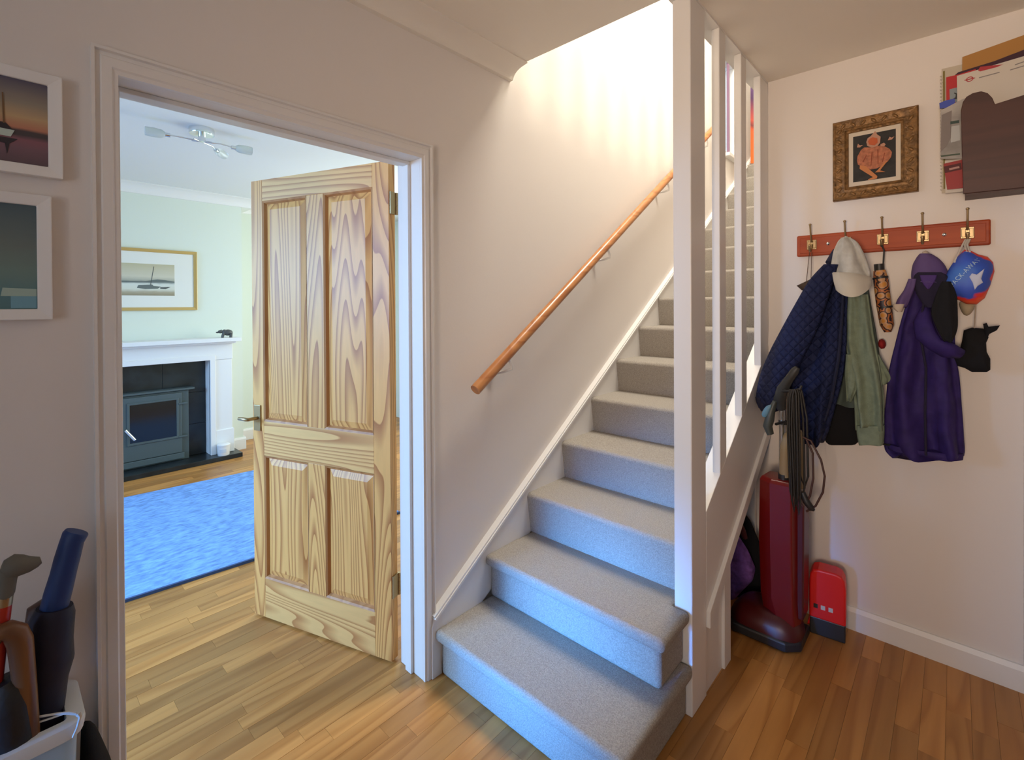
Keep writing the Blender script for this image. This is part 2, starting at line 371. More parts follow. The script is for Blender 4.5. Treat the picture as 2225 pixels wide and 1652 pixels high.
for (x0, x1) in ((.083, .348), (.446, .719)):
    for (z0, z1) in ((.182, .752), (.912, 1.93)):
        pn = MB()
        w1 = .012
        pn.box(x0, x1, BY+.012, FY-.016, z0, z1)
        o1 = (x0+w1, x1-w1, z0+w1, z1-w1); i1 = (x0+.042, x1-.042, z0+.042, z1-.042)
        for t in ring(o1, i1, FY-.0158, FY-.006).f: pass
        rb = ring(o1, i1, FY-.0158, FY-.006); pn.add(rb.v, rb.f)
        pn.add([(i1[0], FY-.006, i1[2]), (i1[1], FY-.006, i1[2]), (i1[1], FY-.006, i1[3]), (i1[0], FY-.006, i1[3])], [(0, 1, 2, 3)])
        p = pn.build('panel', PINEV, door)
        mo = MB(); r1 = ring((x0, x1, z0, z1), (x0+.008, x1-.008, z0+.008, z1-.008), FY+.001, FY-.003); r2 = ring((x0+.008, x1-.008, z0+.008, z1-.008), (x0+.015, x1-.015, z0+.015, z1-.015), FY-.003, FY-.0157)
        mo.add(r1.v, r1.f); mo.add(r2.v, r2.f); mo.build('moulding', PINEM, p)
hd = MB().box(.736, .778, FY, FY+.006, .865, .985).build('handle_plate', BRASS, door, bevel=.002)
MB().tube([(.757, FY+.004, .925), (.757, FY+.03, .925), (.757, FY+.05, .926), (.762, FY+.056, .927), (.785, FY+.057, .928), (.815, FY+.054, .926)], [.009, .008, .008, .0085, .0085, .007], 10).build('lever', BRASS, hd, smooth=True)
MB().tube([(.757, BY-.004, .925), (.757, BY-.05, .925), (.765, BY-.056, .925), (.85, BY-.054, .925)], .008, 10).build('lever', BRASS, hd, smooth=True)
for z in (1.86, .30):
    hg = MB().box(-.006, .0, BY+.004, FY-.004, z-.045, z+.045)
    for k in range(5): hg.lathe([(.0065, -.0085), (.0065, .0085)], (-.006, BY-.003, z-.036+.018*k), 10)
    hg.build('hinge', DBRASS, door)

# ------------------------------------------------------------------ staircase
RISE, GO, Y1 = .187, .2735, 1.193
st = thing('staircase', 'straight carpeted staircase rising beside the cream wall', 'staircase', (-1.1, Y1, 0))
def stp(mb, nm, m, **k):
    o = mb.build(nm, m, None, **k); o.parent = st; o.matrix_parent_inverse = Matrix.Translation((1.1, -Y1, 0)); return o
SI = -1.490; SO = -.745
for n in range(1, 16):
    zt = RISE*n; zb = RISE*(n-1); yr = Y1+GO*(n-1)
    b = MB()
    if n <= 2:
        xr = -.694 if n == 1 else -.705
        b.box(SI, xr, yr, 1.654, zb, zt-.02).box(SI-.004, xr+.024, yr-.028, 1.654, zt-.044, zt)
        if n == 2: b.box(SI, SO, 1.60, yr+GO+.03, zb, zt-.001)
        stp(b, 'step', CARPET, bevel=.017, seg=4, smooth=True)
    else:
        pr = [(yr, zb)]; r = .02
        for k in range(0, 7):
            a = math.pi-k/6*math.pi/2
            pr.append((yr-.024+r+r*math.cos(a), zt-r+r*math.sin(a)))
        yb = yr+GO+.03 if n < 15 else 5.59
        pr += [(yb, zt), (yb, zb-.02), (yr+.05, zb-.02)]
        b.prism(pr, 0, SI, SO); stp(b, 'step', CARPET, smooth=35)
lo = lambda y: .309+.69*(y-1.795); up = lambda y: .685+.69*(y-1.789)
lw = lambda y: .232+.665*(y-1.163)
stp(MB().prism([(1.152, 0), (1.199, 0), (1.199, .05), (5.2, lw(5.2)-.5), (5.2, lw(5.2)), (1.163, lw(1.163)), (1.152, .20)], 0, W, SI+.002), 'wall_string', GLOSS, bevel=.002)
mp_ = MB(); 
for (h0, h1, t) in ((-.012, .016, .012), (-.004, .006, .016)):
    mp_.prism([(1.17, lw(1.17)+h0), (5.2, lw(5.2)+h0), (5.2, lw(5.2)+h1), (1.158, lw(1.158)+h1)], 0, W, SI+t-.004)
stp(mp_, 'string_moulding', GLOSSW)
stp(MB().prism([(1.787, lo(1.787)), (2.618, lo(2.618)), (2.618, up(2.618)), (1.787, up(1.787))], 0, SO, -.675), 'outer_string', GLOSS, bevel=.002)
stp(MB().prism([(1.787, lo(1.787)-.05), (2.618, lo(2.618)-.05), (2.618, lo(2.618)+.012), (1.787, lo(1.787)+.012)], 0, -.705, -.661), 'string_moulding', GLOSS, bevel=.003)
stp(MB().prism([(1.787, 0), (1.966, 0), (1.966, lo(1.966)-.02), (1.787, lo(1.787)-.02)], 0, -.72, -.682), 'apron_panel', GLOSS)
stp(MB().box(-.725, -.670, 1.962, 2.034, 0, lo(1.998)-.045), 'apron_post', GLOSS, bevel=.003)
stp(MB().prism([(1.9, lo(1.9)-.10), (5.5, lo(5.5)-.10), (5.5, lo(5.5)-.05), (1.9, lo(1.9)-.05)], 0, SI, SO), 'stair_underside', GLOSS)
# balustrade in the hall
ba = thing('balustrade', 'tall white newel and flat balusters between stairs and ceiling', 'balustrade', (-.71, 1.72, 0))
def bal(mb, nm, mt=GLOSS, bv=.003):
    o = mb.build(nm, mt, None, bevel=bv); o.parent = ba; o.matrix_parent_inverse = Matrix.Translation((.71, -1.72, 0)); return o
bal(MB().box(-.74, -.675, 1.655, 1.787, 0, 2.53), 'newel_post', bv=.004)
for (y0, y1) in ((1.935, 2.005), (2.197, 2.265)):
    bal(MB().prism([(y0, up(y0)-.03), (y1, up(y1)-.03), (y1, 2.53), (y0, 2.53)], 0, -.706, -.6755), 'baluster')
bal(MB().prism([(2.475, up(2.475)-.03), (2.598, up(2.598)-.03), (2.598, 2.53), (2.475, 2.53)], 0, -.706, -.6755), 'half_newel')
# landing balustrade upstairs
lb = thing('landing_balustrade', 'white balustrade along the upstairs landing edge', 'balustrade', (-.70, 1.7, 2.8))
y = 1.75
while y < 5.2:
    o = MB().box(-.725, -.675, y-.032, y+.032, 2.8, 3.66).build('baluster', GLOSS); o.parent = lb; o.matrix_parent_inverse = Matrix.Translation((.70, -1.7, -2.8)); y += .19
o = MB().box(-.735, -.665, 1.66, 5.3, 3.66, 3.72).build('top_rail', GLOSS); o.parent = lb; o.matrix_parent_inverse = Matrix.Translation((.70, -1.7, -2.8))
# landing window and curtain
w2 = thing('window_1', 'white framed landing window at the head of the stairs', None, kind='structure')
b = MB(); b.box(-1.60, -1.52, 4.46, 4.49, 2.80, 3.70).box(-1.60, -1.52, 4.75, 4.78, 2.80, 3.70).box(-1.60, -1.52, 4.46, 4.78, 3.66, 3.70).box(-1.60, -1.52, 4.46, 4.78, 2.79, 2.83)
b.build('window_frame', GLOSSW, w2)
MB().box(-1.60, -1.46, 4.43, 4.81, 2.765, 2.795).build('window_sill', GLOSSW, w2, bevel=.004)
MB().box(-1.575, -1.57, 4.49, 4.75, 2.83, 3.66).build('pane', mat('window_glass', (.85, .9, .95), .05, trans=1), w2)
MB().box(-1.535, -1.515, 4.585, 4.60, 2.83, 3.66).build('glazing_bar', mat('mauve_bar', (.30, .17, .25), .6), w2)
rw = []
for k in range(40):
    t = k/39; rw.append((at(1631, 345, 1, 5.03).x+.34*t, 5.03+.016*math.sin(t*22)))
pts = rw+[(p[0], p[1]+.008) for p in reversed(rw)]
tag(MB().prism(pts, 2, 2.82, 3.66).build('curtain', ramp_mat('orange_purple_curtain', [(0, lin((236, 110, 40))), (.38, lin((228, 100, 50))), (.44, lin((120, 60, 60))), (.5, lin((190, 85, 70))), (.75, lin((90, 60, 100))), (1, lin((120, 90, 140)))], noise_amt=.05), smooth=True), 'orange and purple curtain at the top of the stairs', 'curtain')

# handrail
hr = thing('handrail', 'varnished round wooden handrail on the wall above the stairs', 'handrail', (-1.442, 1.34, 1.1))
def hrp(mb, nm, m, **k):
    o = mb.build(nm, m, None, **k); o.parent = hr; o.matrix_parent_inverse = Matrix.Translation((1.442, -1.34, -1.1)); return o
zr = lambda y: 1.109+.668*(y-1.349)
hrp(MB().tube([(-1.442, 1.343, zr(1.343)), (-1.442, 3.0, zr(3.0)), (-1.442, 4.08, zr(4.08))], .0235, 14), 'rail', RAILW, smooth=True)
for y in (1.52, 2.345, 3.12, 3.83):
    z = zr(y)
    br = MB().tube([(-1.442, y+.02, z-.005), (-1.442, y+.045, z-.04), (-1.447, y+.05, z-.055), (-1.47, y+.03, z-.066), (-1.50, y-.005, z-.075)], .0065, 8)
    br.lathe([(.016, 0), (.016, .006), (.008, .012)], (W, y-.012, z-.078), 12, axis=0)
    hrp(br, 'bracket', GLOSSW, smooth=True)


# ================================================================== living room things
FX = -5.20
fp = thing('fireplace_surround', 'white painted fireplace surround with mantel shelf', 'fireplace', (FX, .7, 0))
def ch(root, mb, nm, m, **k):
    o = mb.build(nm, m, None, **k); o.parent = root; o.matrix_parent_inverse = Matrix.Translation(-Vector(root.location)); return o
yo1 = 1.415; yo0 = .02; yp1 = 1.607; yp0 = -.172; zo = .945
HZ = .042
b = MB().box(LX, FX, yo1, yp1, HZ, zo-.001); ch(fp, b, 'pilaster', GLOSSW, bevel=.004)
ch(fp, MB().box(LX, FX+.012, yo1+.03, yp1+.012, HZ, .27), 'plinth', GLOSSW, bevel=.006)
ch(fp, MB().box(LX, FX, yp0, yo0, HZ, zo-.001), 'pilaster', GLOSSW, bevel=.004)
ch(fp, MB().box(LX, FX+.012, yp0-.012, yo0-.03, HZ, .27), 'plinth', GLOSSW, bevel=.006)
ch(fp, MB().box(LX, FX+.004, yp0-.004, yp1+.004, zo, 1.105), 'frieze', GLOSSW, bevel=.003)
ch(fp, MB().prism([(yo1, HZ), (yo1+.045, HZ), (yo1+.045, zo+.045), (yo0-.045, zo+.045), (yo0-.045, HZ), (yo0, HZ), (yo0, zo), (yo1, zo)], 0, FX-.02, FX+.016), 'inner_moulding', GLOSSW, bevel=.004)
ch(fp, MB().box(LX, FX+.10, yp0-.06, yp1+.055, 1.118, 1.155).box(LX, FX+.055, yp0-.02, yp1+.02, 1.10, 1.12), 'mantel_shelf', GLOSSW, bevel=.004)
he = ch(fp, MB().box(LX, -5.075, -.27, 1.655, 0, HZ), 'hearth_slab', SLATE, bevel=.003)
# slate lining tiles behind the stove
tl = thing('hearth_lining', 'dark slate tiles lining the fireplace opening', 'tiles', (-5.34, .7, HZ))
tz = [HZ, .34, .64, .95]
ty = [.02, .33, .66, 1.07, 1.42]
for i in range(3):
    for j in range(4):
        ch(tl, MB().box(-5.36, -5.335, ty[j]+.0012, ty[j+1]-.0012, tz[i]+.0012, tz[i+1]-.0012), 'tile', SLATE, bevel=.001)
SG = mat('stove_grey_green', (.075, .10, .10), .45); SGD = mat('stove_dark', (.02, .027, .03), .5)
sv = thing('wood_stove', 'grey green wood burning stove set into the fireplace', 'stove', (-5.27, .8, HZ))
s0, s1 = .70, 1.245
ch(sv, MB().box(-5.334, -5.26, s0, s1+.012, HZ+.001, .68), 'body', SG, bevel=.004)
ch(sv, MB().box(-5.334, -5.235, s0-.03, s1+.055, .685, .703), 'top_plate', SG, bevel=.003)
dr = ch(sv, MB().prism([(s0+.03, .115), (s1-.045, .115), (s1-.045, .665), (s0+.03, .665)], 0, -5.262, -5.24), 'door', SG, bevel=.005)
b = MB().box(-5.2405, -5.237, .815, 1.157, .27, .605)
o = b.build('door_glass', mat('stove_glass', (.012, .012, .013), .12)); o.parent = dr
b = MB().box(-5.241, -5.232, .797, 1.175, .252, .272).box(-5.241, -5.232, .797, 1.175, .603, .62).box(-5.241, -5.232, .797, .817, .27, .605).box(-5.241, -5.232, 1.155, 1.175, .27, .605)
o = b.build('glass_rim', SG, bevel=.003); o.parent = dr
for z in (.565, .262):
    o = MB().box(-5.245, -5.228, s1-.075, s1-.005, z-.008, z+.008).build('hinge', SG, bevel=.003); o.parent = dr
p0 = at(272, 936, 0, -5.21); p1 = at(293, 957, 0, -5.19)
o = MB().tube([p0, p1], .013, 10).build('handle', CHROME, smooth=True); o.parent = dr
ch(sv, MB().box(-5.262, -5.232, s0+.01, s1-.03, .06, .112), 'ash_lip', SG, bevel=.004)
# bear ornament
bp = at(492, 730, 0, -5.17); bp.z = 1.155
b = MB(); b.ell((0, .012, .048), (.026, .042, .030)).ell((0, -.016, .055), (.022, .025, .024)).ell((0, -.05, .058), (.017, .022, .016)).ell((0, -.072, .052), (.009, .016, .008))
for sx in (-.014, .014):
    b.tube([(sx, -.018, .05), (sx, -.03, .02), (sx, -.034, .0)], [.014, .011, .011], 8).tube([(sx, .035, .04), (sx, .038, .02), (sx, .036, .0)], [.017, .012, .012], 8).ell((sx*.9, -.042, .073), (.004, .004, .006))
o = b.build('bear_figurine', mat('bear_grey_stone', (.085, .085, .08), .4), smooth=60); o.location = bp; o.rotation_euler = (0, 0, math.radians(-12))
tag(o, 'small dark grey carved bear on the mantel shelf', 'figurine')
# white tub
tp = (-5.128, 1.505, HZ)
tb = thing('lidded_tub', 'small white lidded tub on the hearth corner', 'tub', tp)
ch(tb, MB().lathe([(.047, 0), (.049, .004), (.053, .085), (.053, .088)], tp, 28), 'body', GLOSSW, smooth=True)
ch(tb, MB().lathe([(.056, .086), (.057, .09), (.057, .101), (.051, .106)], tp, 28), 'lid', GLOSSW, smooth=True)
b = MB(); rr = [[], []]
for k in range(9):
    a = math.radians(-55+k*8); 
    for q, z in ((0, .03), (1, .062)): rr[q].append((tp[0]+0.0525*math.cos(a), tp[1]+0.0525*math.sin(a), tp[2]+z))
ch(tb, b.loft(rr, False, False), 'paper_label', mat('tub_label', (.62, .66, .70), .6))
# living room picture
def frame_ring(w, h, fw, d, m, root, nm='frame', bevel=.002, prof=None):
    """four mitred sides; local x right, z up, facing -y"""
    prof = prof or [(0, 0), (0, -d), (fw, -d*.75), (fw, 0)]
    mb = MB(); rings = []
    for (sx, sz) in ((-1, -1), (1, -1), (1, 1), (-1, 1)):
        rings.append([(sx*(w/2-a), y, sz*(h/2-a)) for a, y in prof])
    n = len(prof)
    vs = [p for r in rings for p in r]; fs = []
    for j in range(4):
        for i in range(n):
            k = (i+1) % n; J = (j+1) % 4; fs.append((j*n+i, j*n+k, J*n+k, J*n+i))
    mb.add(vs, fs); return mb.build(nm, m, root, bevel=bevel)
def flat(root, nm, pts, y, m, t=.0012):
    """thin printed shape; pts in local x,z"""
    return MB().prism(pts, 1, y, y-t).build(nm, m, root)
GOLD = mat('gold_frame', (.62, .43, .16), .35, .6)
c0 = at(258, 534, 0, LX+.02); c1 = at(429, 674, 0, LX+.02)
pw, ph = 1.02, c0.z-.01-c1.z; pcy = c1.y-pw/2
pic = thing('framed_watercolour', 'gold framed watercolour of moored boats above the mantel', 'picture', (LX, pcy, c1.z+ph/2), math.pi/2)
frame_ring(pw, ph, .028, .024, GOLD, pic)
MB().box(-pw/2+.02, pw/2-.02, -.012, -.002, -ph/2+.02, ph/2-.02).build('mount', mat('cream_mount', (.80, .79, .72), .7), pic)
iw, ih = .66, .285
MB().box(-iw/2, iw/2, -.0135, -.012, -ih/2, ih/2).build('painting', ramp_mat('watercolour', [(0, lin((150, 140, 115))), (.1, lin((170, 160, 135))), (.2, lin((215, 215, 200))), (.36, lin((215, 218, 208))), (.43, lin((120, 130, 128))), (.47, lin((165, 165, 150))), (.6, lin((205, 200, 180))), (1, lin((190, 182, 150)))], noise_amt=.09, noise_scale=5, nstretch=(2, 2, 7)), pic)
GREYP = mat('grey_paint_stroke', lin((105, 112, 108)), .8); DKP = mat('dark_paint_stroke', lin((80, 84, 82)), .8)
flat(pic, 'painted_boat', [(.05, -.075), (.11, -.085), (.20, -.08), (.225, -.06), (.17, -.055), (.16, -.042), (.12, -.045), (.06, -.05)], -.0136, GREYP)
flat(pic, 'painted_boat', [(.22, -.08), (.26, -.082), (.30, -.062), (.22, -.066)], -.0136, DKP)
flat(pic, 'painted_mast', [(.146, -.05), (.150, -.05), (.176, .12), (.172, .12)], -.0138, DKP)
flat(pic, 'painted_shore', [(-.33, -.02), (.10, -.015), (.2, .005), (.26, .0), (.33, -.012), (.33, -.02), (.0, -.028), (-.33, -.03)], -.0136, GREYP, .0008)
flat(pic, 'painted_boat', [(-.32, -.045), (-.2, -.042), (-.21, -.055), (-.3, -.058)], -.0137, DKP)
# ceiling lamp
lp = thing('ceiling_lamp', 'chrome three arm ceiling light with glass shades', 'lamp', (-3.42, .90, LC))
ch(lp, MB().lathe([(.03, LC-.038), (.066, LC-.036), (.068, LC-.03), (.068, LC)], (-3.42, .90, 0), 28), 'base_plate', CHROME, smooth=True)
ch(lp, MB().lathe([(.006, -.082), (.020, -.08), (.020, -.036)], (-3.42, .90, LC), 20), 'stem', CHROME, smooth=True)
SHADE = mat('frosted_glass_shade', (.80, .84, .84), .35, trans=.6)
for ang in (-96, 86, 138):
    a = math.radians(ang); d = Vector((math.cos(a), math.sin(a), 0)); s_ = Vector((-d.y, d.x, 0)); c = Vector((-3.42, .90, LC-.078))
    ch(lp, MB().tube([c-d*.05+s_*.02, c+d*.02, c+d*.10-s_*.01+Vector((0, 0, .005)), c+d*.165+Vector((0, 0, .002))], .0042, 8), 'arm', CHROME, smooth=True)
    ch(lp, MB().tube([c+d*.16, c+d*.19], .012, 10), 'lamp_holder', CHROME, smooth=True)
    ch(lp, MB().tube([c+d*.185, c+d*.20, c+d*.235, c+d*.28], [.014, .024, .028, .026], 16), 'shade', SHADE, smooth=True)
# rug
nt_rug = mat('blue_rug', (.20, .38, .78), 1, spec=.05, noise_amt=.32, noise_scale=34, bump=.6, bump_scale=260, stretch=(1.7, .6, 1))
c = [Vector((-2.975, 1.0)), Vector((-4.63, 1.20))]
dirx = Vector((-.995, .09)).normalized(); dy = Vector((.1, .995)).normalized()
A = Vector((-3.003, .44)); 
near0 = A-dy*1.1; near1 = A+dy*1.5; L_ = 1.64
b = MB(); P4 = [near0, near1, near1+dirx*L_, near0+dirx*L_]
b.prism([(p.x, p.y) for p in P4], 2, .0005, .014)
rug = thing('rug', 'large pale blue patterned rug in the room beyond the doorway', 'rug', (-3.8, .8, 0))
ch(rug, b, 'pile', nt_rug, bevel=.004)
b = MB(); q = [(near0-dirx*.006), (near1-dirx*.006), near1+dirx*.008, near0+dirx*.008]
ch(rug, b.prism([(p.x, p.y) for p in q], 2, .0004, .0152), 'binding', mat('rug_binding', lin((60, 80, 120)), .9))

# ================================================================== pictures beside the doorway
def wpic(name, label, y1, z0, z1, w, stops, na):
    h = z1-z0; o = thing(name, label, 'picture', (W, y1-w/2, (z0+z1)/2), math.pi/2, 'white framed seascapes beside the doorway')
    frame_ring(w, h, .024, .022, GLOSSW, o)
    MB().box(-w/2+.02, w/2-.02, -.012, -.002, -h/2+.02, h/2-.02).build('painting', ramp_mat(name+'_art', stops, noise_amt=na, noise_scale=4, nstretch=(1, 1, 3)), o); return o
pa = wpic('framed_seascape', 'white framed sunset seascape with a moored sailing boat', .118, 1.742, 1.972, .32,
     [(0, lin((95, 80, 85))), (.2, lin((125, 95, 105))), (.30, lin((140, 95, 105))), (.345, lin((75, 70, 72))), (.39, lin((80, 72, 75))), (.43, lin((190, 130, 105))), (.55, lin((195, 165, 125))), (.72, lin((150, 140, 125))), (1, lin((85, 82, 105)))], .05)
x0 = .058
HULL = mat('painted_hull', lin((190, 205, 195)), .8); INK = mat('painted_ink', lin((55, 50, 55)), .8)
flat(pa, 'painted_hull', [(x0-.09, -.035), (x0+.02, -.037), (x0+.026, -.022), (x0-.09, -.018)], -.0122, HULL)
flat(pa, 'painted_cabin', [(x0-.07, -.02), (x0+.024, -.022), (x0+.012, -.008), (x0-.06, -.008)], -.0122, INK)
flat(pa, 'painted_mast', [(x0+.0085, -.01), (x0+.0115, -.01), (x0+.0095, .055), (x0+.0075, .055)], -.0123, mat('painted_mast', lin((120, 90, 60)), .8))
flat(pa, 'painted_reflection', [(x0-.06, -.04), (x0+.03, -.04), (x0+.018, -.052), (x0+.014, -.075), (x0+.011, -.052), (x0-.03, -.048)], -.0121, INK)
pb = wpic('framed_seascape', 'white framed misty teal seascape below the sunset picture', .098, 1.424, 1.700, .36,
     [(0, lin((90, 125, 130))), (.15, lin((95, 135, 142))), (.35, lin((115, 140, 135))), (.6, lin((112, 125, 122))), (1, lin((78, 98, 108)))], .12)
x1 = .155
flat(pb, 'painted_jetty', [(x1-.040, -.112), (x1, -.112), (x1, -.084), (x1-.040, -.084)], -.0122, mat('painted_teal', lin((120, 168, 185)), .8))
flat(pb, 'painted_ledge', [(x1-.055, -.086), (x1, -.086), (x1, -.07), (x1-.052, -.068)], -.0124, mat('painted_pale', lin((165, 190, 180)), .8))

# ================================================================== coat wall
def X(u, v, Y): return at(u, v, 1, Y)
# framed figure picture
fpz = (-.256, 2.085); fw, fh = .296, .352
fg = thing('framed_figure_picture', 'ornate gold framed picture of a dancing figure above the coat hooks', 'picture', (fpz[0], B, fpz[1]))
FRM = mat('carved_gilt', (.20, .105, .035), .45, .35, noise_amt=.45, noise_scale=60, bump=1.0, bump_scale=85)
frame_ring(fw, fh, .058, .03, FRM, fg, 'frame', .0015, [(0, 0), (0, -.024), (.006, -.030), (.014, -.026), (.034, -.022), (.044, -.024), (.050, -.018), (.058, -.014), (.058, 0)])
MB().box(-.092, .092, -.010, -.002, -.12, .12).build('mount', mat('ivory_mount', (.66, .58, .47), .7), fg)
MB().box(-.074, .074, -.0115, -.010, -.100, .100).build('painting', mat('dark_painting', (.010, .009, .009), .6, noise_amt=.8, noise_scale=30), fg)
random.seed(8)
for k in range(26):   # carved leaf scrolls on the frame
    sd = k % 4; t = (k//4)/7.5-.40
    if sd in (0, 1): cx_, cz_ = (-1 if sd == 0 else 1)*(fw/2-.024), t*fh*.92
    else: cx_, cz_ = t*fw*.92, (-1 if sd == 2 else 1)*(fh/2-.024)
    a = .8 if (k//4) % 2 else -.8
    o = MB().ell((0, 0, 0), (.014, .004, .006), 10, 6).build('carved_scroll', FRM, fg, smooth=60)
    o.location = (cx_, -.0245, cz_); o.rotation_euler = (0, a, 0)
F1 = mat('figure_cloth', lin((175, 108, 78)), .7, noise_amt=.3, noise_scale=70); F2 = mat('figure_skin', lin((195, 125, 75)), .7); F3 = mat('figure_pale', lin((185, 138, 115)), .7); F4 = mat('figure_face', lin((190, 92, 50)), .7)
def fp2(u, v):
    # picture-local coordinates of a photo pixel on the painting
    p = at(u, v, 1, B-.012); return (p.x-fpz[0], p.z-fpz[1])
def fz(nm, pts, y, m): return flat(fg, nm, [fp2(1860+a*100/1377, 280+c_*120/1652) for a, c_ in pts], y, m, .002)
fz('figure_robe', [(150, 640), (250, 560), (450, 560), (720, 500), (880, 540), (1000, 600), (1075, 700), (1050, 850), (950, 980), (800, 1090), (620, 1190), (430, 1220), (300, 1150), (150, 1110), (60, 1080), (30, 960), (50, 820)], -.0125, F1)
fz('figure_hood', [(575, 70), (640, 180), (740, 240), (720, 420), (640, 520), (480, 570), (340, 520), (310, 400), (350, 290), (450, 220)], -.0138, F3)
fz('figure_face', [(500, 260), (640, 290), (650, 420), (560, 500), (400, 480), (360, 390), (420, 300)], -.0152, F4)
fz('figure_leg', [(120, 1100), (300, 1120), (450, 1260), (640, 1420), (630, 1490), (380, 1540), (360, 1520), (510, 1450), (300, 1320), (110, 1200)], -.0145, F2)
fz('figure_leg', [(850, 1000), (950, 960), (720, 1250), (880, 1290), (570, 1310), (660, 1230)], -.0145, F2)
fz('figure_hand', [(30, 560), (60, 450), (120, 500), (210, 490), (120, 560)], -.013, F3)
fz('figure_hand', [(950, 350), (1010, 240), (1060, 270), (1150, 230), (1080, 320)], -.013, F3)
fz('figure_sleeve', [(730, 470), (840, 420), (890, 470), (850, 530), (740, 530)], -.014, F3)
for q in ((470, 700, 440, 1100), (640, 620, 650, 1050), (300, 800, 200, 1000), (850, 720, 780, 1000)):
    fz('figure_fold', [(q[0], q[1]), (q[0]+22, q[1]), (q[2]+18, q[3]), (q[2], q[3])], -.0147, mat('figure_fold', lin((140, 62, 38)), .7))
# coat rail and hooks
cr = thing('coat_rail', 'red brown wooden coat rail with five brass hooks', 'coat rail', (-.223, B, 1.72))
ch(cr, MB().box(-.548, .102, B-.020, B, 1.671, 1.769), 'board', REDW, bevel=.006)
ch(cr, MB().box(-.535, .089, B-.0225, B-.019, 1.684, 1.756), 'raised_panel', REDW, bevel=.003)
HX = (-.486, -.355, -.225, -.095, .037)
for hx in HX:
    pl = ch(cr, MB().box(hx-.020, hx+.020, B-.026, B-.022, 1.700, 1.745), 'hook_plate', BRASS, bevel=.002)
    for sx in (-.011, .011):
        o = MB().box(hx+sx-.006, hx+sx+.006, B-.029, B-.0255, 1.706, 1.739).build('plate_boss', DBRASS, bevel=.0015); o.parent = pl
    hk = MB().tube([(hx, B-.026, 1.735), (hx, B-.034, 1.745), (hx, B-.048, 1.775), (hx, B-.056, 1.80), (hx, B-.058, 1.808)], [.005, .004, .0035, .0035, .004], 8)
    hk.ell((hx, B-.058, 1.811), (.006, .006, .005), 10, 6)
    hk.tube([(hx, B-.026, 1.722), (hx, B-.036, 1.705), (hx, B-.05, 1.690), (hx, B-.066, 1.690), (hx, B-.073, 1.705), (hx, B-.074, 1.712)], [.006, .005, .0045, .0045, .0045, .005], 8)
    hk.ell((hx, B-.074, 1.714), (.006, .006, .006), 10, 6)
    o = hk.build('hook', BRASS, smooth=True); o.parent = pl
for sx in (-.422, -.030):
    ch(cr, MB().lathe([(.007, 0), (.007, -.003), (.003, -.006)], (sx, B-.0225, 1.722), 12, axis=1), 'screw_cap', CHROME, smooth=True)

# ---- garments
def quilt(name, col):
    m = mat(name, col, .75, spec=.25); nt = m.node_tree; N = nt.nodes; L = nt.links; b_ = N['Principled BSDF']
    tc = N.new('ShaderNodeTexCoord'); sp = N.new('ShaderNodeSeparateXYZ'); L.new(tc.outputs['Object'], sp.inputs[0])
    outs = []
    for sg in (1, -1):
        a = N.new('ShaderNodeMath'); a.operation = 'MULTIPLY_ADD'; L.new(sp.outputs['X'], a.inputs[0]); a.inputs[1].default_value = 1.15*sg; L.new(sp.outputs['Z'], a.inputs[2])
        c_ = N.new('ShaderNodeMath'); c_.operation = 'MULTIPLY'; c_.inputs[1].default_value = 75; L.new(a.outputs[0], c_.inputs[0])
        d = N.new('ShaderNodeMath'); d.operation = 'SINE'; L.new(c_.outputs[0], d.inputs[0])
        e = N.new('ShaderNodeMath'); e.operation = 'ABSOLUTE'; L.new(d.outputs[0], e.inputs[0]); outs.append(e)
    mn = N.new('ShaderNodeMath'); mn.operation = 'MINIMUM'; L.new(outs[0].outputs[0], mn.inputs[0]); L.new(outs[1].outputs[0], mn.inputs[1])
    pw_ = N.new('ShaderNodeMath'); pw_.operation = 'POWER'; pw_.inputs[1].default_value = .5; L.new(mn.outputs[0], pw_.inputs[0])
    bp_ = N.new('ShaderNodeBump'); bp_.inputs['Strength'].default_value = .9; bp_.inputs['Distance'].default_value = .006; L.new(pw_.outputs[0], bp_.inputs['Height']); L.new(bp_.outputs[0], b_.inputs['Normal'])
    return m
NAVY = quilt('navy_quilted', (.012, .018, .066)); NAVYD = mat('navy_trim', (.012, .016, .05), .8)
def rows(Y, *r): return [(X(a, v, Y), X(c_, v, Y)) for v, a, c_ in r]
nc = thing('quilted_coat', 'navy quilted coat hanging under the pale cap', 'coat', (HX[1], 2.45, .9))
ch(nc, MB().drape(rows(2.45, (548, 1808, 1842), (575, 1800, 1846), (620, 1788, 1842), (680, 1768, 1840), (750, 1742, 1838), (820, 1718, 1830), (880, 1712, 1815), (930, 1728, 1800), (962, 1745, 1788)), (.018, .05), .022, 5, 1.0, 64), 'body', NAVY, smooth=80)
ch(nc, MB().drape(rows(2.385, (575, 1790, 1822), (610, 1758, 1812), (660, 1728, 1796), (715, 1698, 1776), (765, 1672, 1752), (815, 1652, 1728), (860, 1644, 1706), (884, 1650, 1694)), (.03, .04), .008, 3, 2.0, 48), 'sleeve', NAVY, smooth=80)
ch(nc, MB().drape(rows(2.395, (862, 1642, 1704), (876, 1645, 1700), (892, 1655, 1694)), (.042, .042), .003, 3, 2.0, 40), 'cuff', NAVYD, smooth=80)
ch(nc, MB().tube([X(1834, 600, 2.39), X(1830, 680, 2.385), X(1822, 780, 2.38), X(1806, 870, 2.38), X(1792, 915, 2.385)], [.008, .009, .010, .010, .006], 8, .6), 'placket', NAVYD, smooth=True)
ch(nc, MB().tube([X(1802, 572, 2.43), X(1816, 548, 2.46), X(1838, 540, 2.50), X(1842, 532, 2.53)], [.016, .016, .012, .004], 10), 'collar', NAVYD, smooth=True)
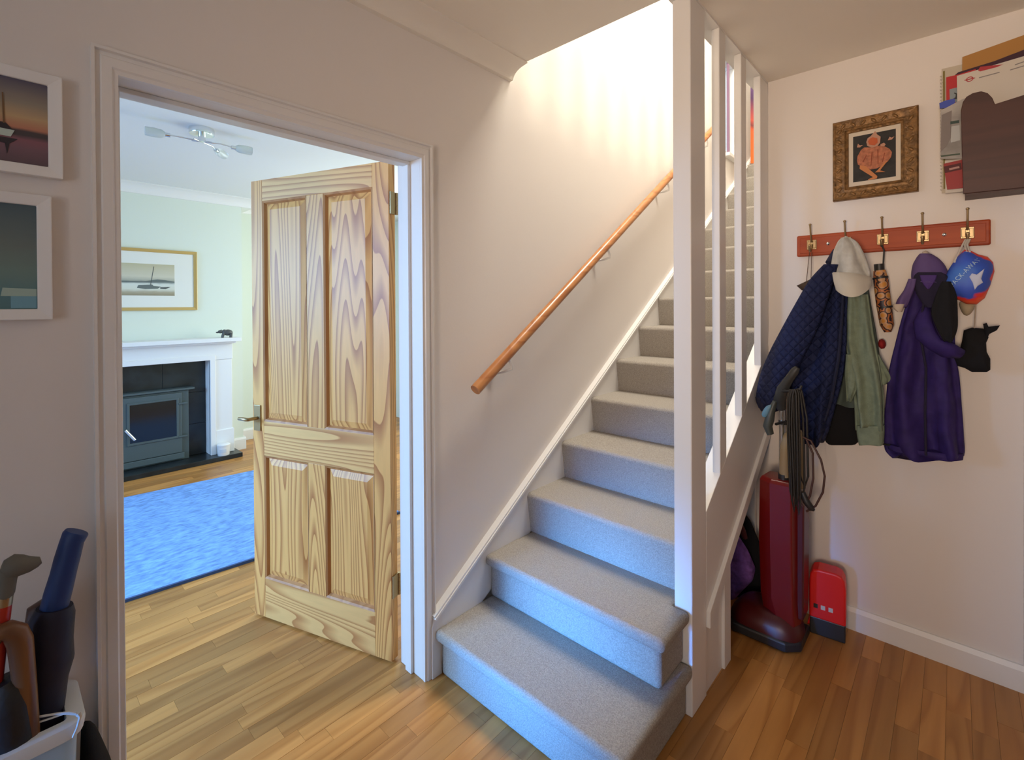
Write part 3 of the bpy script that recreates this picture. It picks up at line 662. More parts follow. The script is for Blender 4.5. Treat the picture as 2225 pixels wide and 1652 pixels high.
SAGE = mat('sage_green_cotton', (.19, .24, .17), .9, noise_amt=.12, noise_scale=40, bump=.3, bump_scale=240); SAGED = mat('dark_sage_lining', (.075, .10, .085), .9)
gj = thing('sage_jacket', 'sage green cotton jacket beside the navy coat', 'jacket', (-.31, 2.5, .9))
ch(gj, MB().drape(rows(2.52, (600, 1830, 1884), (660, 1834, 1892), (730, 1830, 1904), (800, 1818, 1912), (850, 1814, 1905), (880, 1812, 1886)), (.02, .035), .012, 4, .4, 48), 'body', SAGED, smooth=80)
ch(gj, MB().drape(rows(2.46, (640, 1842, 1886), (700, 1838, 1894), (760, 1840, 1904), (820, 1850, 1916), (880, 1858, 1920), (930, 1861, 1921)), (.018, .026), .018, 5, 2.3, 56), 'sleeve', SAGE, smooth=80)
ch(gj, MB().drape(rows(2.46, (924, 1861, 1922), (945, 1862, 1922), (966, 1866, 1920)), (.027, .027), .003, 4, 2.3, 40), 'cuff', SAGE, smooth=80)
ch(gj, MB().drape(rows(2.49, (770, 1890, 1910), (800, 1898, 1926), (822, 1908, 1936), (834, 1912, 1928)), (.012, .016), .006, 3, .9, 36), 'pocket_flap', SAGE, smooth=80)
ch(gj, MB().drape(rows(2.435, (770, 1838, 1856), (810, 1836, 1866), (845, 1838, 1862), (872, 1840, 1852)), (.008, .012), .006, 3, 1.9, 36), 'lapel', SAGE, smooth=80)
PURP = mat('purple_shell', (.030, .016, .115), .7, noise_amt=.2, noise_scale=25, bump=.25, bump_scale=60, spec=.25); MAUVE = mat('mauve_shell', (.10, .06, .19), .75); DPUR = mat('dark_violet_lining', (.012, .008, .03), .9); CREAM = mat('cream_tape', (.52, .44, .36), .8)
pk = thing('purple_parka', 'long purple hooded parka on the fourth hook', 'coat', (HX[3], 2.5, .85))
ch(pk, MB().drape(rows(2.50, (618, 1985, 2058), (650, 1974, 2068), (700, 1958, 2072), (760, 1944, 2074), (820, 1931, 2082), (880, 1926, 2088), (940, 1924, 2092), (975, 1926, 2094), (992, 1945, 2094)), (.03, .055), .024, 6, .7, 72), 'body', PURP, smooth=80)
ch(pk, MB().drape([(X(1926, 962, 2.495), X(2093, 985, 2.495)), (X(1927, 973, 2.495), X(2093, 1000, 2.495))], (.058, .058), .004, 5, .7, 50, steps=2), 'hem', PURP, smooth=80)
ch(pk, MB().drape(rows(2.475, (552, 1998, 2024), (562, 1990, 2040), (578, 1982, 2054), (598, 1979, 2062), (614, 1981, 2063)), (.03, .06), .004, 3, .2, 44, .9), 'hood', MAUVE, smooth=80)
ch(pk, MB().drape(rows(2.43, (592, 1994, 2046), (602, 1985, 2060), (625, 1986, 2060), (648, 1996, 2050), (668, 2010, 2036)), (.012, .014), .003, 3, .2, 40), 'hood_opening', DPUR, smooth=80)
ch(pk, MB().drape(rows(2.418, (598, 1998, 2036), (608, 2001, 2033), (618, 2006, 2027), (628, 2014, 2020)), (.006, .006), .001, 3, .2, 30), 'hood_lining', mat('violet_lining', (.06, .025, .16), .8), smooth=80)
ch(pk, MB().pillow([X(u, v, 2.49) for u, v in ((1999, 556), (2003, 546), (2012, 542), (2020, 547), (2026, 558), (2012, 562))], .03), 'hood_tip', CREAM, smooth=80)
ch(pk, MB().drape(rows(2.425, (606, 1974, 1992), (630, 1964, 1986), (650, 1950, 1978), (668, 1944, 1970)), (.012, .016), .004, 3, .6, 32), 'storm_flap', MAUVE, smooth=80)
ch(pk, MB().drape(rows(2.418, (661, 1940, 1966), (670, 1941, 1963), (678, 1950, 1960)), (.018, .016), .001, 3, .6, 32), 'flap_tape', CREAM, smooth=80)
ch(pk, MB().tube([X(2012, 668, 2.44), X(2004, 700, 2.42), X(2012, 728, 2.41), X(2030, 748, 2.41), X(2060, 762, 2.42), X(2088, 770, 2.44)], [.016, .030, .036, .029, .035, .022], 16, .6), 'sleeve', PURP, smooth=80)
ch(pk, MB().tube([X(2010, 640, 2.43), X(1998, 720, 2.42), X(2012, 800, 2.415), X(2010, 900, 2.415), X(2012, 990, 2.42)], .004, 8), 'zip_placket', DPUR, smooth=True)
ch(pk, MB().tube([X(1908, 965, 2.48), X(1925, 966, 2.47), X(1935, 968, 2.46)], .004, 6), 'toggle_cord', BLACKP, smooth=True)
sc = tag(MB().drape(rows(2.40, (612, 2046, 2066), (640, 2034, 2078), (680, 2024, 2081), (715, 2036, 2080), (742, 2052, 2070)), (.015, .025), .006, 4, 1.3, 40).build('black_scarf', BLACK, smooth=80), 'black knitted scarf bundled over the purple parka', 'scarf')
bb = tag(MB().pillow([X(u, v, 2.53) for u, v in ((1792, 870), (1830, 868), (1864, 872), (1868, 920), (1866, 962), (1858, 968), (1800, 968), (1790, 955))], .03).build('black_bag', BLACK, smooth=80), 'square black cloth bag below the sage jacket', 'bag')
# cap
CAPM = mat('pale_grey_cap', (.50, .50, .47), .9, noise_amt=.08, noise_scale=50, bump=.3, bump_scale=60)
cp = thing('baseball_cap', 'pale grey baseball cap hung over the navy coat', 'cap', (HX[1], 2.45, 1.6))
ch(cp, MB().drape(rows(2.405, (517, 1829, 1848), (526, 1821, 1862), (545, 1813, 1873), (570, 1808, 1884), (595, 1807, 1891), (606, 1812, 1890)), (.02, .050), .016, 4, .5, 60), 'crown', CAPM, smooth=80)
b = MB(); R1 = []; R2 = []; R3 = []
for k in range(21):
    t = k/20; top = X(1808+84*t, 592+10*t-4*math.sin(math.pi*t), 2.365-.025*math.sin(math.pi*t)); bot = X(1810+6+78*t, 604+42*math.sin(math.pi*min(1, .14+t*.80))**.55, 2.345-.085*math.sin(math.pi*t))
    R1.append(top); R2.append((top+bot)/2+Vector((0, -.012, 0))); R3.append(bot)
back_ = [p+Vector((0, .008, 0)) for p in R1]
lo_ = [[p for p in R1], [p for p in R2], [p for p in R3], [p+Vector((0, .006, .001)) for p in R3], [p+Vector((0, .006, 0)) for p in R2], back_]
vs = [p for r in lo_ for p in r]; fs = []
for j in range(6):
    for i in range(20):
        J = (j+1) % 6; fs.append((j*21+i, j*21+i+1, J*21+i+1, J*21+i))
fs += [tuple(j*21 for j in range(6)), tuple(j*21+20 for j in reversed(range(6)))]
ch(cp, b.add(vs, fs), 'brim', mat('cap_brim_cloth', (.55, .52, .46), .9), smooth=60)
ch(cp, MB().ell(X(1838, 516, 2.405), (.008, .008, .005), 10, 6), 'button', CAPM, smooth=True)
# folding umbrella
um = thing('folding_umbrella', 'folded umbrella with orange and black floral cover', 'umbrella', X(1918, 722, 2.53))
m = bpy.data.materials.new('floral_cover'); m.use_nodes = True; N = m.node_tree.nodes; L = m.node_tree.links
vo = N.new('ShaderNodeTexVoronoi'); vo.inputs['Scale'].default_value = 36; tc = N.new('ShaderNodeTexCoord'); L.new(tc.outputs['Object'], vo.inputs['Vector'])
r = N.new('ShaderNodeValToRGB'); r.color_ramp.interpolation = 'CONSTANT'; e = r.color_ramp.elements
e[0].position = 0; e[0].color = (*lin((205, 140, 60)), 1); e[1].position = .3; e[1].color = (*lin((196, 150, 110)), 1)
for p_, c_ in ((.48, (60, 40, 40)), (.62, (185, 110, 60)), (.78, (45, 35, 45))): q = e.new(p_); q.color = (*lin(c_), 1)
L.new(vo.outputs['Distance'], r.inputs[0])
ml_ = N.new('ShaderNodeMath'); L.new(r.outputs[0], N['Principled BSDF'].inputs['Base Color']); FLOR = m
ch(um, MB().tube([X(1911, 588, 2.53), X(1914, 610, 2.53), X(1920, 660, 2.53), X(1927, 706, 2.53), X(1929, 722, 2.53)], [.021, .026, .026, .024, .012], 16), 'cover', FLOR, smooth=True)
ch(um, MB().tube([X(1910, 574, 2.53), X(1911, 590, 2.53)], .018, 14), 'handle', BLACKP, smooth=40)
for (u, v) in ((1913, 604), (1923, 668)):
    ch(um, MB().tube([X(u-.4, v-2, 2.53), X(u+.4, v+2, 2.53)], .0272, 16), 'cover_band', BLACKP, smooth=True)
ch(um, MB().tube([X(1919, 576, 2.53), X(1921, 545, 2.54), (HX[2]+.002, B-.072, 1.692), (HX[2], B-.062, 1.697)], .003, 8), 'wrist_strap', BLACKP, smooth=True)
tag(MB().pillow([X(u, v, 2.55) for u, v in ((1908, 738), (1918, 734), (1926, 745), (1924, 758), (1914, 762), (1907, 752))], .03).build('red_pouch', mat('red_cloth', (.32, .012, .012), .8), smooth=80), 'small red pouch peeping out below the floral umbrella', 'pouch')
# brown sheath on cords
ss = thing('leather_sheath', 'dark brown leather sheath on two thin cords', 'sheath', X(1760, 632, 2.54))
ch(ss, MB().pillow([X(u, v, 2.54) for u, v in ((1731, 621), (1750, 612), (1790, 593), (1797, 600), (1784, 618), (1754, 633), (1742, 631))], .014, sm=0), 'sheath', mat('brown_leather', (.055, .035, .025), .6), smooth=80)
for u, v in ((1752, 614), (1762, 609)):
    ch(ss, MB().tube([X(u, v, 2.53), (HX[0]+(.006 if u > 1755 else -.003), B-.055, 1.686)], .0014, 6), 'cord', mat('brown_cord', (.10, .06, .04), .8))
# pack-away bag
pg = thing('drawstring_bag', 'small blue and orange printed pack-away drawstring bag', 'bag', X(2100, 662, 2.45))
OUT = ((2096, 542), (2076, 562), (2060, 588), (2047, 616), (2035, 645), (2060, 648), (2082, 652), (2100, 661), (2122, 662), (2140, 648), (2152, 620), (2161, 590), (2158, 570), (2146, 558), (2126, 553), (2110, 545))
m = bpy.data.materials.new('printed_nylon'); m.use_nodes = True; N = m.node_tree.nodes; L = m.node_tree.links; bs = N['Principled BSDF']; bs.inputs['Roughness'].default_value = .55
tc = N.new('ShaderNodeTexCoord'); nz = N.new('ShaderNodeTexNoise'); nz.inputs['Scale'].default_value = 22; L.new(tc.outputs['Object'], nz.inputs['Vector'])
vl = N.new('ShaderNodeVectorMath'); vl.operation = 'DISTANCE'; vl.inputs[1].default_value = X(2086, 596, 2.40); L.new(tc.outputs['Object'], vl.inputs[0])
ad = N.new('ShaderNodeMath'); ad.operation = 'MULTIPLY_ADD'; L.new(nz.outputs['Fac'], ad.inputs[0]); ad.inputs[1].default_value = .06; L.new(vl.outputs['Value'], ad.inputs[2])
r = N.new('ShaderNodeValToRGB'); r.color_ramp.interpolation = 'LINEAR'; e = r.color_ramp.elements
e[0].position = .03; e[0].color = (*lin((62, 120, 200)), 1); e[1].position = .14; e[1].color = (*lin((225, 90, 50)), 1)
for p_, c_ in ((.085, (48, 84, 190)), (.118, (50, 78, 175)), (.124, (215, 50, 40))): q = e.new(p_); q.color = (*lin(c_), 1)
L.new(ad.outputs[0], r.inputs[0]); L.new(r.outputs[0], bs.inputs['Base Color'])
ch(pg, MB().pillow([X(u, v, 2.45) for u, v in OUT], .05, .008, 3, cen=X(2098, 602, 2.45), sm=0), 'bag', m, smooth=80)
ch(pg, MB().pillow([X(u, v, 2.395) for u, v in ((2106, 602), (2112, 594), (2122, 597), (2139, 584), (2132, 606), (2136, 614), (2124, 622), (2118, 630), (2113, 614))], .004, 0, 0, back=.02, sm=0), 'printed_star', mat('pale_print', lin((190, 195, 215)), .6), smooth=80)
for pts_ in (((2098, 545), (2088, 540), (2086, 555)), ):
    pass
for du, tu in ((0, 2074), (3, 2100), (6, 2107)):
    ch(pg, MB().tube([(HX[4]-.006+du*.002, B-.068, 1.692), X(2092+du*1.6, 532, 2.50), X(tu, 570 if du == 0 else 548, 2.43)], .0034, 8), 'drawstring', mat('white_cord', (.62, .58, .52), .8), smooth=True)
fc = bpy.data.curves.new('lettering', 'FONT'); fc.body = 'PACK-AWAY'; fc.size = .0205; fc.extrude = .0006; fc.align_x = 'CENTER'; fc.space_character = 1.15
to = bpy.data.objects.new('lettering', fc); COL.objects.link(to)
dg = bpy.context.evaluated_depsgraph_get(); me = bpy.data.meshes.new_from_object(to.evaluated_get(dg)); bpy.data.objects.remove(to)
# bend the line of letters over the swelling of the bag
cenp = X(2099, 595, 2.45); rot = Matrix.Rotation(math.radians(56), 3, 'Y')
bagc = X(2098, 602, 2.45)
for v in me.vertices:
    x, y, z = v.co; ang = x*5.5
    q = Vector((x*.92, 0, y-(1-math.cos(ang))*.045)); q = Matrix.Rotation(-math.radians(52), 3, 'Y') @ q
    p = cenp+q; rr_ = min(.95, Vector((p.x-bagc.x, 0, p.z-bagc.z)).length/.072)
    p.y = 2.45-.05*(1-rr_**2.4)**.6-.016-z*1.0; v.co = p
me.materials.append(mat('pale_lettering', lin((175, 205, 225)), .6))
lo_o = bpy.data.objects.new('lettering', me); COL.objects.link(lo_o); lo_o.parent = pg; lo_o.matrix_parent_inverse = Matrix.Translation(-Vector(pg.location))
# cream tag bag and black pouch below it
tag(MB().pillow([X(u, v, 2.52) for u, v in ((2082, 655), (2120, 656), (2116, 676), (2100, 690), (2088, 678))], .025).build('cream_purse', mat('cream_cloth', (.40, .33, .22), .85), smooth=80), 'small cream cloth purse below the printed bag', 'purse')
bk = thing('black_pouch', 'floppy black pouch hanging on a cream strap', 'pouch', X(2120, 810, 2.50))
ch(bk, MB().pillow([X(u, v, 2.50) for u, v in ((2094, 718), (2112, 712), (2136, 714), (2146, 722), (2148, 734), (2143, 745), (2144, 765), (2152, 780), (2152, 804), (2144, 809), (2112, 809), (2096, 800), (2078, 795), (2070, 780), (2084, 765), (2090, 742))], .035, .012, 5, sm=0), 'pouch', BLACK, smooth=80)
ch(bk, MB().pillow([X(u, v, 2.49) for u, v in ((2138, 716), (2136, 704), (2144, 702), (2148, 710), (2173, 707), (2166, 718), (2150, 726), (2144, 738), (2138, 734))], .012, sm=0), 'strap_end', BLACK, smooth=80)
ch(bk, MB().tube([X(2121, 655, 2.53), X(2117, 716, 2.50)], .005, 6, .5), 'hanging_strap', CREAM)

# ================================================================== letter rack and papers
PY = 2.5
rk = thing('letter_rack', 'dark brown wall letter rack stuffed with papers', 'letter rack', (.22, B, 1.85))
RW = wood_mat('dark_walnut', (.070, .025, .018), (.055, .02, .015), 0, 6, .08, 7, .5)
RF = 2.475
fr_pts = [X(2093, 421, RF), X(2090, 330, RF), X(2088, 240, RF), X(2092, 222, RF), X(2100, 210, RF), X(2114, 202, RF), X(2132, 198, RF), X(2146, 202, RF), X(2156, 212, RF), X(2162, 226, RF), X(2225, 206, RF)]
xr_ = .43
pts = [(p.x, p.z) for p in fr_pts]+[(xr_, 2.19), (xr_, fr_pts[0].z-.008)]
ch(rk, MB().prism(pts, 1, RF, RF+.012), 'front_panel', RW, bevel=.002)
ch(rk, MB().box(.03, xr_, RF+.012, B-.012, 1.852, 1.866), 'bottom', RW)
ch(rk, MB().box(.03, xr_, B-.012, B, 1.852, 2.30), 'back_panel', RW)
ch(rk, MB().box(xr_-.012, xr_, RF+.012, B-.012, 1.866, 2.20), 'side_panel', RW)
def sheet(name, label, cat, px, Y, m, t=.003, mat_=None):
    pts_ = [(at(u, v, 1, Y).x, at(u, v, 1, Y).z) for u, v in px]
    return tag(MB().prism(pts_, 1, Y, Y+t).build(name, m), label, cat, 'papers in the letter rack')
PAPW = mat('white_paper', (.62, .57, .50), .8); PAPC = mat('cream_paper', (.56, .50, .40), .8)
CAL = mat('calendar_grey', (.50, .47, .42), .8)
cal = thing('spiral_calendar', 'spiral bound white calendar, hindmost in the letter rack', 'calendar', X(2046, 420, 2.578), group='papers in the letter rack')
def shp(px, Y, t): return MB().prism([(at(u, v, 1, Y).x, at(u, v, 1, Y).z) for u, v in px], 1, Y, Y+t)
ch(cal, shp(((2046, 420), (2046, 150), (2090, 140), (2160, 120), (2160, 410)), 2.578, .004), 'pages', PAPC)
ch(cal, shp(((2049, 155), (2053, 154), (2054, 410), (2050, 411)), 2.5765, .001), 'edge_print', mat('olive_print', (.22, .18, .05), .8))
for k in range(34):
    z = 1.90+k*.0137
    ch(cal, MB().tube([(X(2047, 300, 2.575).x-.002, 2.577, z), (X(2047, 300, 2.575).x-.006, 2.572, z+.003), (X(2047, 300, 2.575).x+.003, 2.573, z+.004)], .0011, 5), 'spiral_loop', PAPW)
sheet('card_envelope', 'orange card envelope standing tallest in the letter rack', 'envelope', ((2090, 200), (2091, 124), (2225, 76), (2262, 64), (2262, 200)), 2.568, mat('orange_card', (.44, .22, .06), .8))
sheet('dark_folder', 'dark plum folder in front of the orange envelope', 'folder', ((2075, 220), (2075, 163), (2082, 157), (2160, 133), (2225, 108), (2262, 96), (2262, 220)), 2.558, mat('plum_card', (.05, .015, .03), .7))
mg = thing('red_magazine', 'red and grey magazine edge behind the white letter', 'magazine', X(2056, 300, 2.548), group='papers in the letter rack')
ch(mg, shp(((2057, 320), (2056, 168), (2082, 162), (2120, 150), (2120, 320)), 2.548, .005), 'pages', mat('magazine_red', (.48, .02, .025), .5))
ch(mg, shp(((2064, 222), (2063, 194), (2080, 190), (2080, 222)), 2.5465, .0015), 'grey_print', mat('magazine_grey', (.25, .30, .32), .6))
ch(mg, shp(((2072, 213), (2076, 212), (2077, 205), (2073, 203), (2074, 201), (2079, 203), (2079, 215), (2072, 216)), 2.5455, .0010), 'black_print', BLACKP)
lt = thing('white_letter', 'white letter with a small red roundel logo', 'letter', X(2082, 220, 2.53), group='papers in the letter rack')
ch(lt, shp(((2081, 260), (2079, 165), (2120, 153), (2225, 122), (2262, 110), (2262, 260)), 2.532, .002), 'sheet', PAPW)
RED = mat('red_print', (.42, .04, .05), .7)
cc = X(2107, 172, 2.531); vs = []; fs = []
for k in range(24):
    a = 2*math.pi*k/24
    for r_ in (.0095, .0066): vs.append((cc.x+r_*math.cos(a)*1.1, 2.5312, cc.z+r_*math.sin(a)))
for k in range(24):
    j = (k+1) % 24; fs.append((2*k, 2*j, 2*j+1, 2*k+1))
b = MB().add(vs, fs); b.prism([(cc.x-.0145, cc.z-.0015), (cc.x+.0145, cc.z-.0015), (cc.x+.0145, cc.z+.0018), (cc.x-.0145, cc.z+.0018)], 1, 2.5308, 2.5316)
ch(lt, b, 'roundel_logo', RED)
GRP = mat('grey_print', (.25, .23, .22), .8)
for (u0, v0, u1, v1) in ((2127, 168, 2172, 156), (2195, 151, 2225, 142), (2205, 140, 2225, 133)):
    ch(lt, shp(((u0, v0), (u1, v1), (u1, v1+2), (u0, v0+2)), 2.531, .0008), 'printed_line', GRP)
ch(lt, shp(((2125, 153), (2130, 145), (2180, 140), (2165, 146), (2130, 155)), 2.531, .0008), 'red_print', RED)
sheet('blue_card', 'blue card corner poking out of the letter rack', 'card', ((2042, 236), (2041, 224), (2056, 218), (2075, 214), (2075, 232)), 2.518, mat('blue_card', (.06, .09, .42), .7))
br_ = thing('grey_brochure', 'grey photo brochure with a red band at the rack end', 'brochure', X(2046, 340, 2.51), group='papers in the letter rack')
ch(br_, shp(((2044, 345), (2044, 240), (2060, 232), (2090, 216), (2140, 200), (2140, 345)), 2.508, .004), 'cover', mat('brochure_grey', (.33, .31, .29), .6, noise_amt=.3, noise_scale=12))
ch(br_, shp(((2044, 330), (2046, 250), (2068, 240), (2066, 300), (2056, 318)), 2.507, .001), 'print_wall', mat('print_taupe', (.22, .19, .18), .7))
ch(br_, shp(((2066, 310), (2066, 275), (2085, 272), (2086, 305)), 2.507, .001), 'print_pale', mat('print_pale', (.46, .47, .46), .7))
ch(br_, shp(((2065, 270), (2065, 264), (2084, 261), (2084, 267)), 2.506, .001), 'print_green', mat('print_green', (.04, .07, .06), .7))
ch(br_, shp(((2045, 341), (2044, 338), (2086, 333), (2086, 336)), 2.506, .001), 'print_line', mat('print_green2', (.06, .09, .06), .7))
bk2 = thing('red_booklet', 'red booklet at the foot of the letter rack', 'booklet', X(2055, 410, 2.52), group='papers in the letter rack')
ch(bk2, shp(((2058, 412), (2050, 356), (2090, 347), (2130, 340), (2130, 405)), 2.522, .004), 'cover', mat('booklet_red', (.30, .012, .012), .5))
ch(bk2, shp(((2053, 376), (2051, 362), (2088, 354), (2090, 368)), 2.521, .001), 'dark_band', mat('booklet_dark', (.08, .006, .008), .6))
ch(bk2, shp(((2062, 366), (2084, 361), (2085, 365), (2063, 370)), 2.5203, .0007), 'pale_print', mat('booklet_print', (.45, .25, .22), .6))
sheet('pale_leaflet', 'pale leaflet below the red booklet', 'leaflet', ((2054, 420), (2053, 350), (2130, 340), (2130, 413)), 2.530, PAPW)

# ================================================================== vacuum cleaner
VRED = mat('vacuum_red', (.17, .006, .005), .28); VDK = mat('vacuum_dark_red', (.075, .005, .005), .35)
VY = 2.235
vc = thing('upright_vacuum', 'old red upright vacuum cleaner with coiled black flex', 'vacuum cleaner', (-.55, VY, 0))
def V(u, v, Y=VY): return at(u, v, 1, Y)
# floor head
fxl, fxr, fyf, fyb = -.76, -.465, 2.215, 2.42
ch(vc, MB().prism([(fxl, fyf+.05), (fxl+.03, fyf), (fxr-.05, fyf), (fxr, fyf+.05), (fxr, fyb), (fxl, fyb)], 2, .004, .045), 'bumper', BLACKP, bevel=.008)
hb = []
for (t, z, ins) in ((0, .042, .004), (.3, .07, .01), (.6, .098, .03), (.85, .118, .055), (1, .125, .085)):
    yy0 = fyf+.004+ins*.7; yy1 = fyb-ins*.25; x0_ = fxl+ins; x1_ = fxr-ins*.8
    ring_ = []
    for k in range(28):
        a = 2*math.pi*k/28; cs, sn = math.cos(a), math.sin(a)
        ring_.append(((x0_+x1_)/2+(x1_-x0_)/2*math.copysign(abs(cs)**.6, cs), (yy0+yy1)/2+(yy1-yy0)/2*math.copysign(abs(sn)**.6, sn), z))
    hb.append(ring_)
ch(vc, MB().loft(hb), 'floor_head', VDK, smooth=60)
# column: faceted
def colring(v, ul, um_, ur, Y0):
    a, m_, c_ = V(ul, v, Y0+.03), V(um_, v, Y0), V(ur, v, Y0); z = m_.z
    return [(a.x, a.y, z), (m_.x, m_.y, z), (c_.x, c_.y, z), (c_.x+.016, c_.y+.05, z), (c_.x+.008, c_.y+.12, z), (a.x+.01, a.y+.09, z)]
ch(vc, MB().loft([colring(1352, 1660, 1690, 1726, VY+.03), colring(1300, 1652, 1676, 1722, VY+.025), colring(1180, 1648, 1673, 1720, VY+.02), colring(1050, 1650, 1672, 1720, VY+.02), colring(1042, 1655, 1676, 1718, VY+.028)]), 'bag_casing', VRED, bevel=.006, seg=3)
ch(vc, MB().prism([(V(1722, 1300).x, .12), (V(1738, 1300).x, .12), (V(1740, 1060).x, .60), (V(1722, 1060).x, .64)], 1, VY+.06, VY+.16), 'rear_casing', VDK, bevel=.006)
ch(vc, MB().tube([V(1702, 1060, VY+.07), V(1702, 1030, VY+.07)], [.021, .020], 16), 'hose_collar', BLACKP, smooth=40)
HOSE = mat('beige_hose', (.34, .26, .15), .6)
ch(vc, MB().tube([V(1704, 1036, VY+.07), V(1704, 1000, VY+.07), V(1706, 970, VY+.07), V(1712, 950, VY+.07), V(1722, 938, VY+.075), V(1733, 940, VY+.08), V(1738, 960, VY+.085), V(1738, 1010, VY+.09), V(1735, 1060, VY+.09)], .0185, 14), 'hose', HOSE, smooth=True)
ch(vc, MB().tube([V(1699, 1050, VY+.10), V(1700, 880, VY+.10)], .0125, 12), 'handle_tube', CHROME, smooth=True)
ch(vc, MB().tube([V(1701, 922, VY+.10), V(1701, 914, VY+.10)], .017, 12), 'tube_clip', BLACKP, smooth=40)
ch(vc, MB().tube([V(1698, 888, VY+.09), V(1694, 868, VY+.07), V(1700, 846, VY+.05), V(1716, 822, VY+.03), V(1728, 805, VY+.02), V(1733, 799, VY+.02)], [.018, .024, .022, .017, .016, .010], 14), 'handle_grip', mat('charcoal_grip', (.035, .036, .034), .5), smooth=True)
ch(vc, MB().tube([V(1702, 850, VY+.03), V(1722, 850, VY+.0), V(1738, 846, VY+.0), V(1742, 838, VY+.0)], [.008, .006, .006, .005], 8), 'flex_hook', BLACKP, smooth=True)
FLEX = mat('black_flex', (.018, .016, .014), .5)
random.seed(3)
for k, (u0, u1, vb, yy) in enumerate(((1713, 1718, 1090, 0), (1717, 1722, 1112, -.008), (1722, 1728, 1100, -.014), (1727, 1733, 1118, -.004), (1731, 1742, 1085, .012), (1735, 1750, 1060, .02))):
    Yk = VY-.005+yy
    ch(vc, MB().tube([V(u0+4, 846, Yk), V(u0, 862, Yk), V(u0-2, 920, Yk), V(u0+1, 1000, Yk), V(u0+4, vb-25, Yk), V((u0+u1)/2+6, vb, Yk), V(u1+6, vb-25, Yk), V(u1+5, 990, Yk), V(u1+3, 910, Yk), V(u0+8, 856, Yk), V(u0+5, 846, Yk)], .0042, 8), 'flex_loop', FLEX, smooth=True)
ch(vc, MB().tube([V(1744, 950, VY), V(1762, 958, VY), V(1784, 1000, VY), V(1792, 1035, VY), V(1788, 1070, VY), V(1772, 1100, VY), V(1752, 1112, VY)], .004, 8), 'loose_flex', mat('brown_flex', (.06, .022, .016), .5), smooth=True)
ch(vc, MB().tube([V(1752, 955, VY), V(1766, 985, VY), V(1767, 1040, VY), V(1760, 1078, VY), V(1750, 1095, VY)], .004, 8), 'loose_flex', mat('brown_flex', (.06, .022, .016), .5), smooth=True)
ch(vc, MB().tube([V(1744, 1070, VY), V(1752, 1090, VY), V(1764, 1106, VY), V(1770, 1110, VY)], [.010, .014, .012, .004], 10), 'plug', BLACKP, smooth=True)
NOZ = mat('grey_nozzle', (.055, .065, .06), .45)
nz_ = ch(vc, MB().tube([V(1684, 872, VY-.01), V(1676, 892, VY-.012), V(1672, 912, VY-.012), V(1668, 926, VY-.01), V(1674, 944, VY-.01)], [.012, .022, .026, .026, .020], 12, .7), 'crevice_nozzle', NOZ, smooth=True)
ch(vc, MB().pillow([V(u, v, VY-.03) for u, v in ((1653, 900), (1664, 882), (1678, 878), (1672, 896), (1664, 910), (1656, 908))], .006), 'blue_nozzle', mat('blue_nozzle', (.10, .22, .30), .4), smooth=60)
ch(vc, MB().tube([V(1686, 922, VY+.04), V(1700, 918, VY+.085)], .006, 8), 'nozzle_clip', BLACKP, smooth=True)
for sx in (-.72, -.50):
    ch(vc, MB().lathe([(.022, -.008), (.024, 0), (.022, .008)], (sx, 2.40, .024), 16, axis=0), 'wheel', BLACKP, smooth=True)

# red box with black base by the skirting
BR = mat('bright_red_plastic', (.80, .014, .012), .4)
bx_ = thing('red_plastic_box', 'small bright red plastic box with black base by the skirting', 'box', (-.407, 2.485, 0), math.radians(6))
pr = [(-.070, .072), (.064, .072), (.064, .225), (.060, .262), (.050, .280), (.03, .288), (-.036, .288), (-.056, .280), (-.066, .262), (-.070, .225)]
MB().prism(pr, 1, -.04, .045).build('casing', BR, bx_, bevel=.008, seg=3)
MB().box(-.068, .062, -.038, .043, .0, .075).build('base', BLACKP, bx_, bevel=.004)
for sx, mm_ in ((-.045, BLACKP), (-.018, PAPW), (.010, PAPW)):
    MB().box(sx-.008, sx+.008, -.0412, -.039, .118, .136).build('badge', mm_, bx_)
MB().prism([(-.062, .09), (-.078, .03), (-.070, .03), (-.060, .07)], 1, -.03, .03).build('side_lip', BR, bx_)

# under the stairs
tag(MB().pillow([X(u, v, 2.47) for u, v in ((1578, 1170), (1602, 1160), (1625, 1195), (1642, 1235), (1636, 1262), (1612, 1285), (1590, 1310), (1574, 1300))], .05, .02, 4).build('purple_fleece', mat('purple_fleece', (.26, .11, .42), .95, noise_amt=.4, noise_scale=30, bump=.6, bump_scale=120), smooth=80), 'purple fleece blanket stuffed under the stairs', 'blanket')
tag(MB().pillow([X(u, v, 2.52) for u, v in ((1580, 1120), (1605, 1100), (1630, 1130), (1655, 1190), (1665, 1250), (1660, 1330), (1600, 1345), (1575, 1300))], .03, .02, 7).build('black_rucksack', BLACK, smooth=80), 'black rucksack under the stairs behind the vacuum cleaner', 'bag')
tag(MB().tube([X(1598, 1132, 2.45), X(1606, 1140, 2.44), X(1614, 1156, 2.44), X(1620, 1170, 2.45)], [.012, .016, .016, .010], 10).build('maroon_strap', mat('maroon_webbing', (.09, .012, .014), .7), smooth=True), 'maroon webbing strap above the purple blanket', 'strap')
tag(MB().prism([(X(1622, 1190, 2.59).x, .02), (X(1641, 1190, 2.59).x, .02), (X(1641, 1060, 2.59).x, .80), (X(1622, 1060, 2.59).x, .78)], 1, 2.585, 2.612).build('white_board', GLOSSW, bevel=.002), 'white painted board leaning beneath the stairs', 'board')

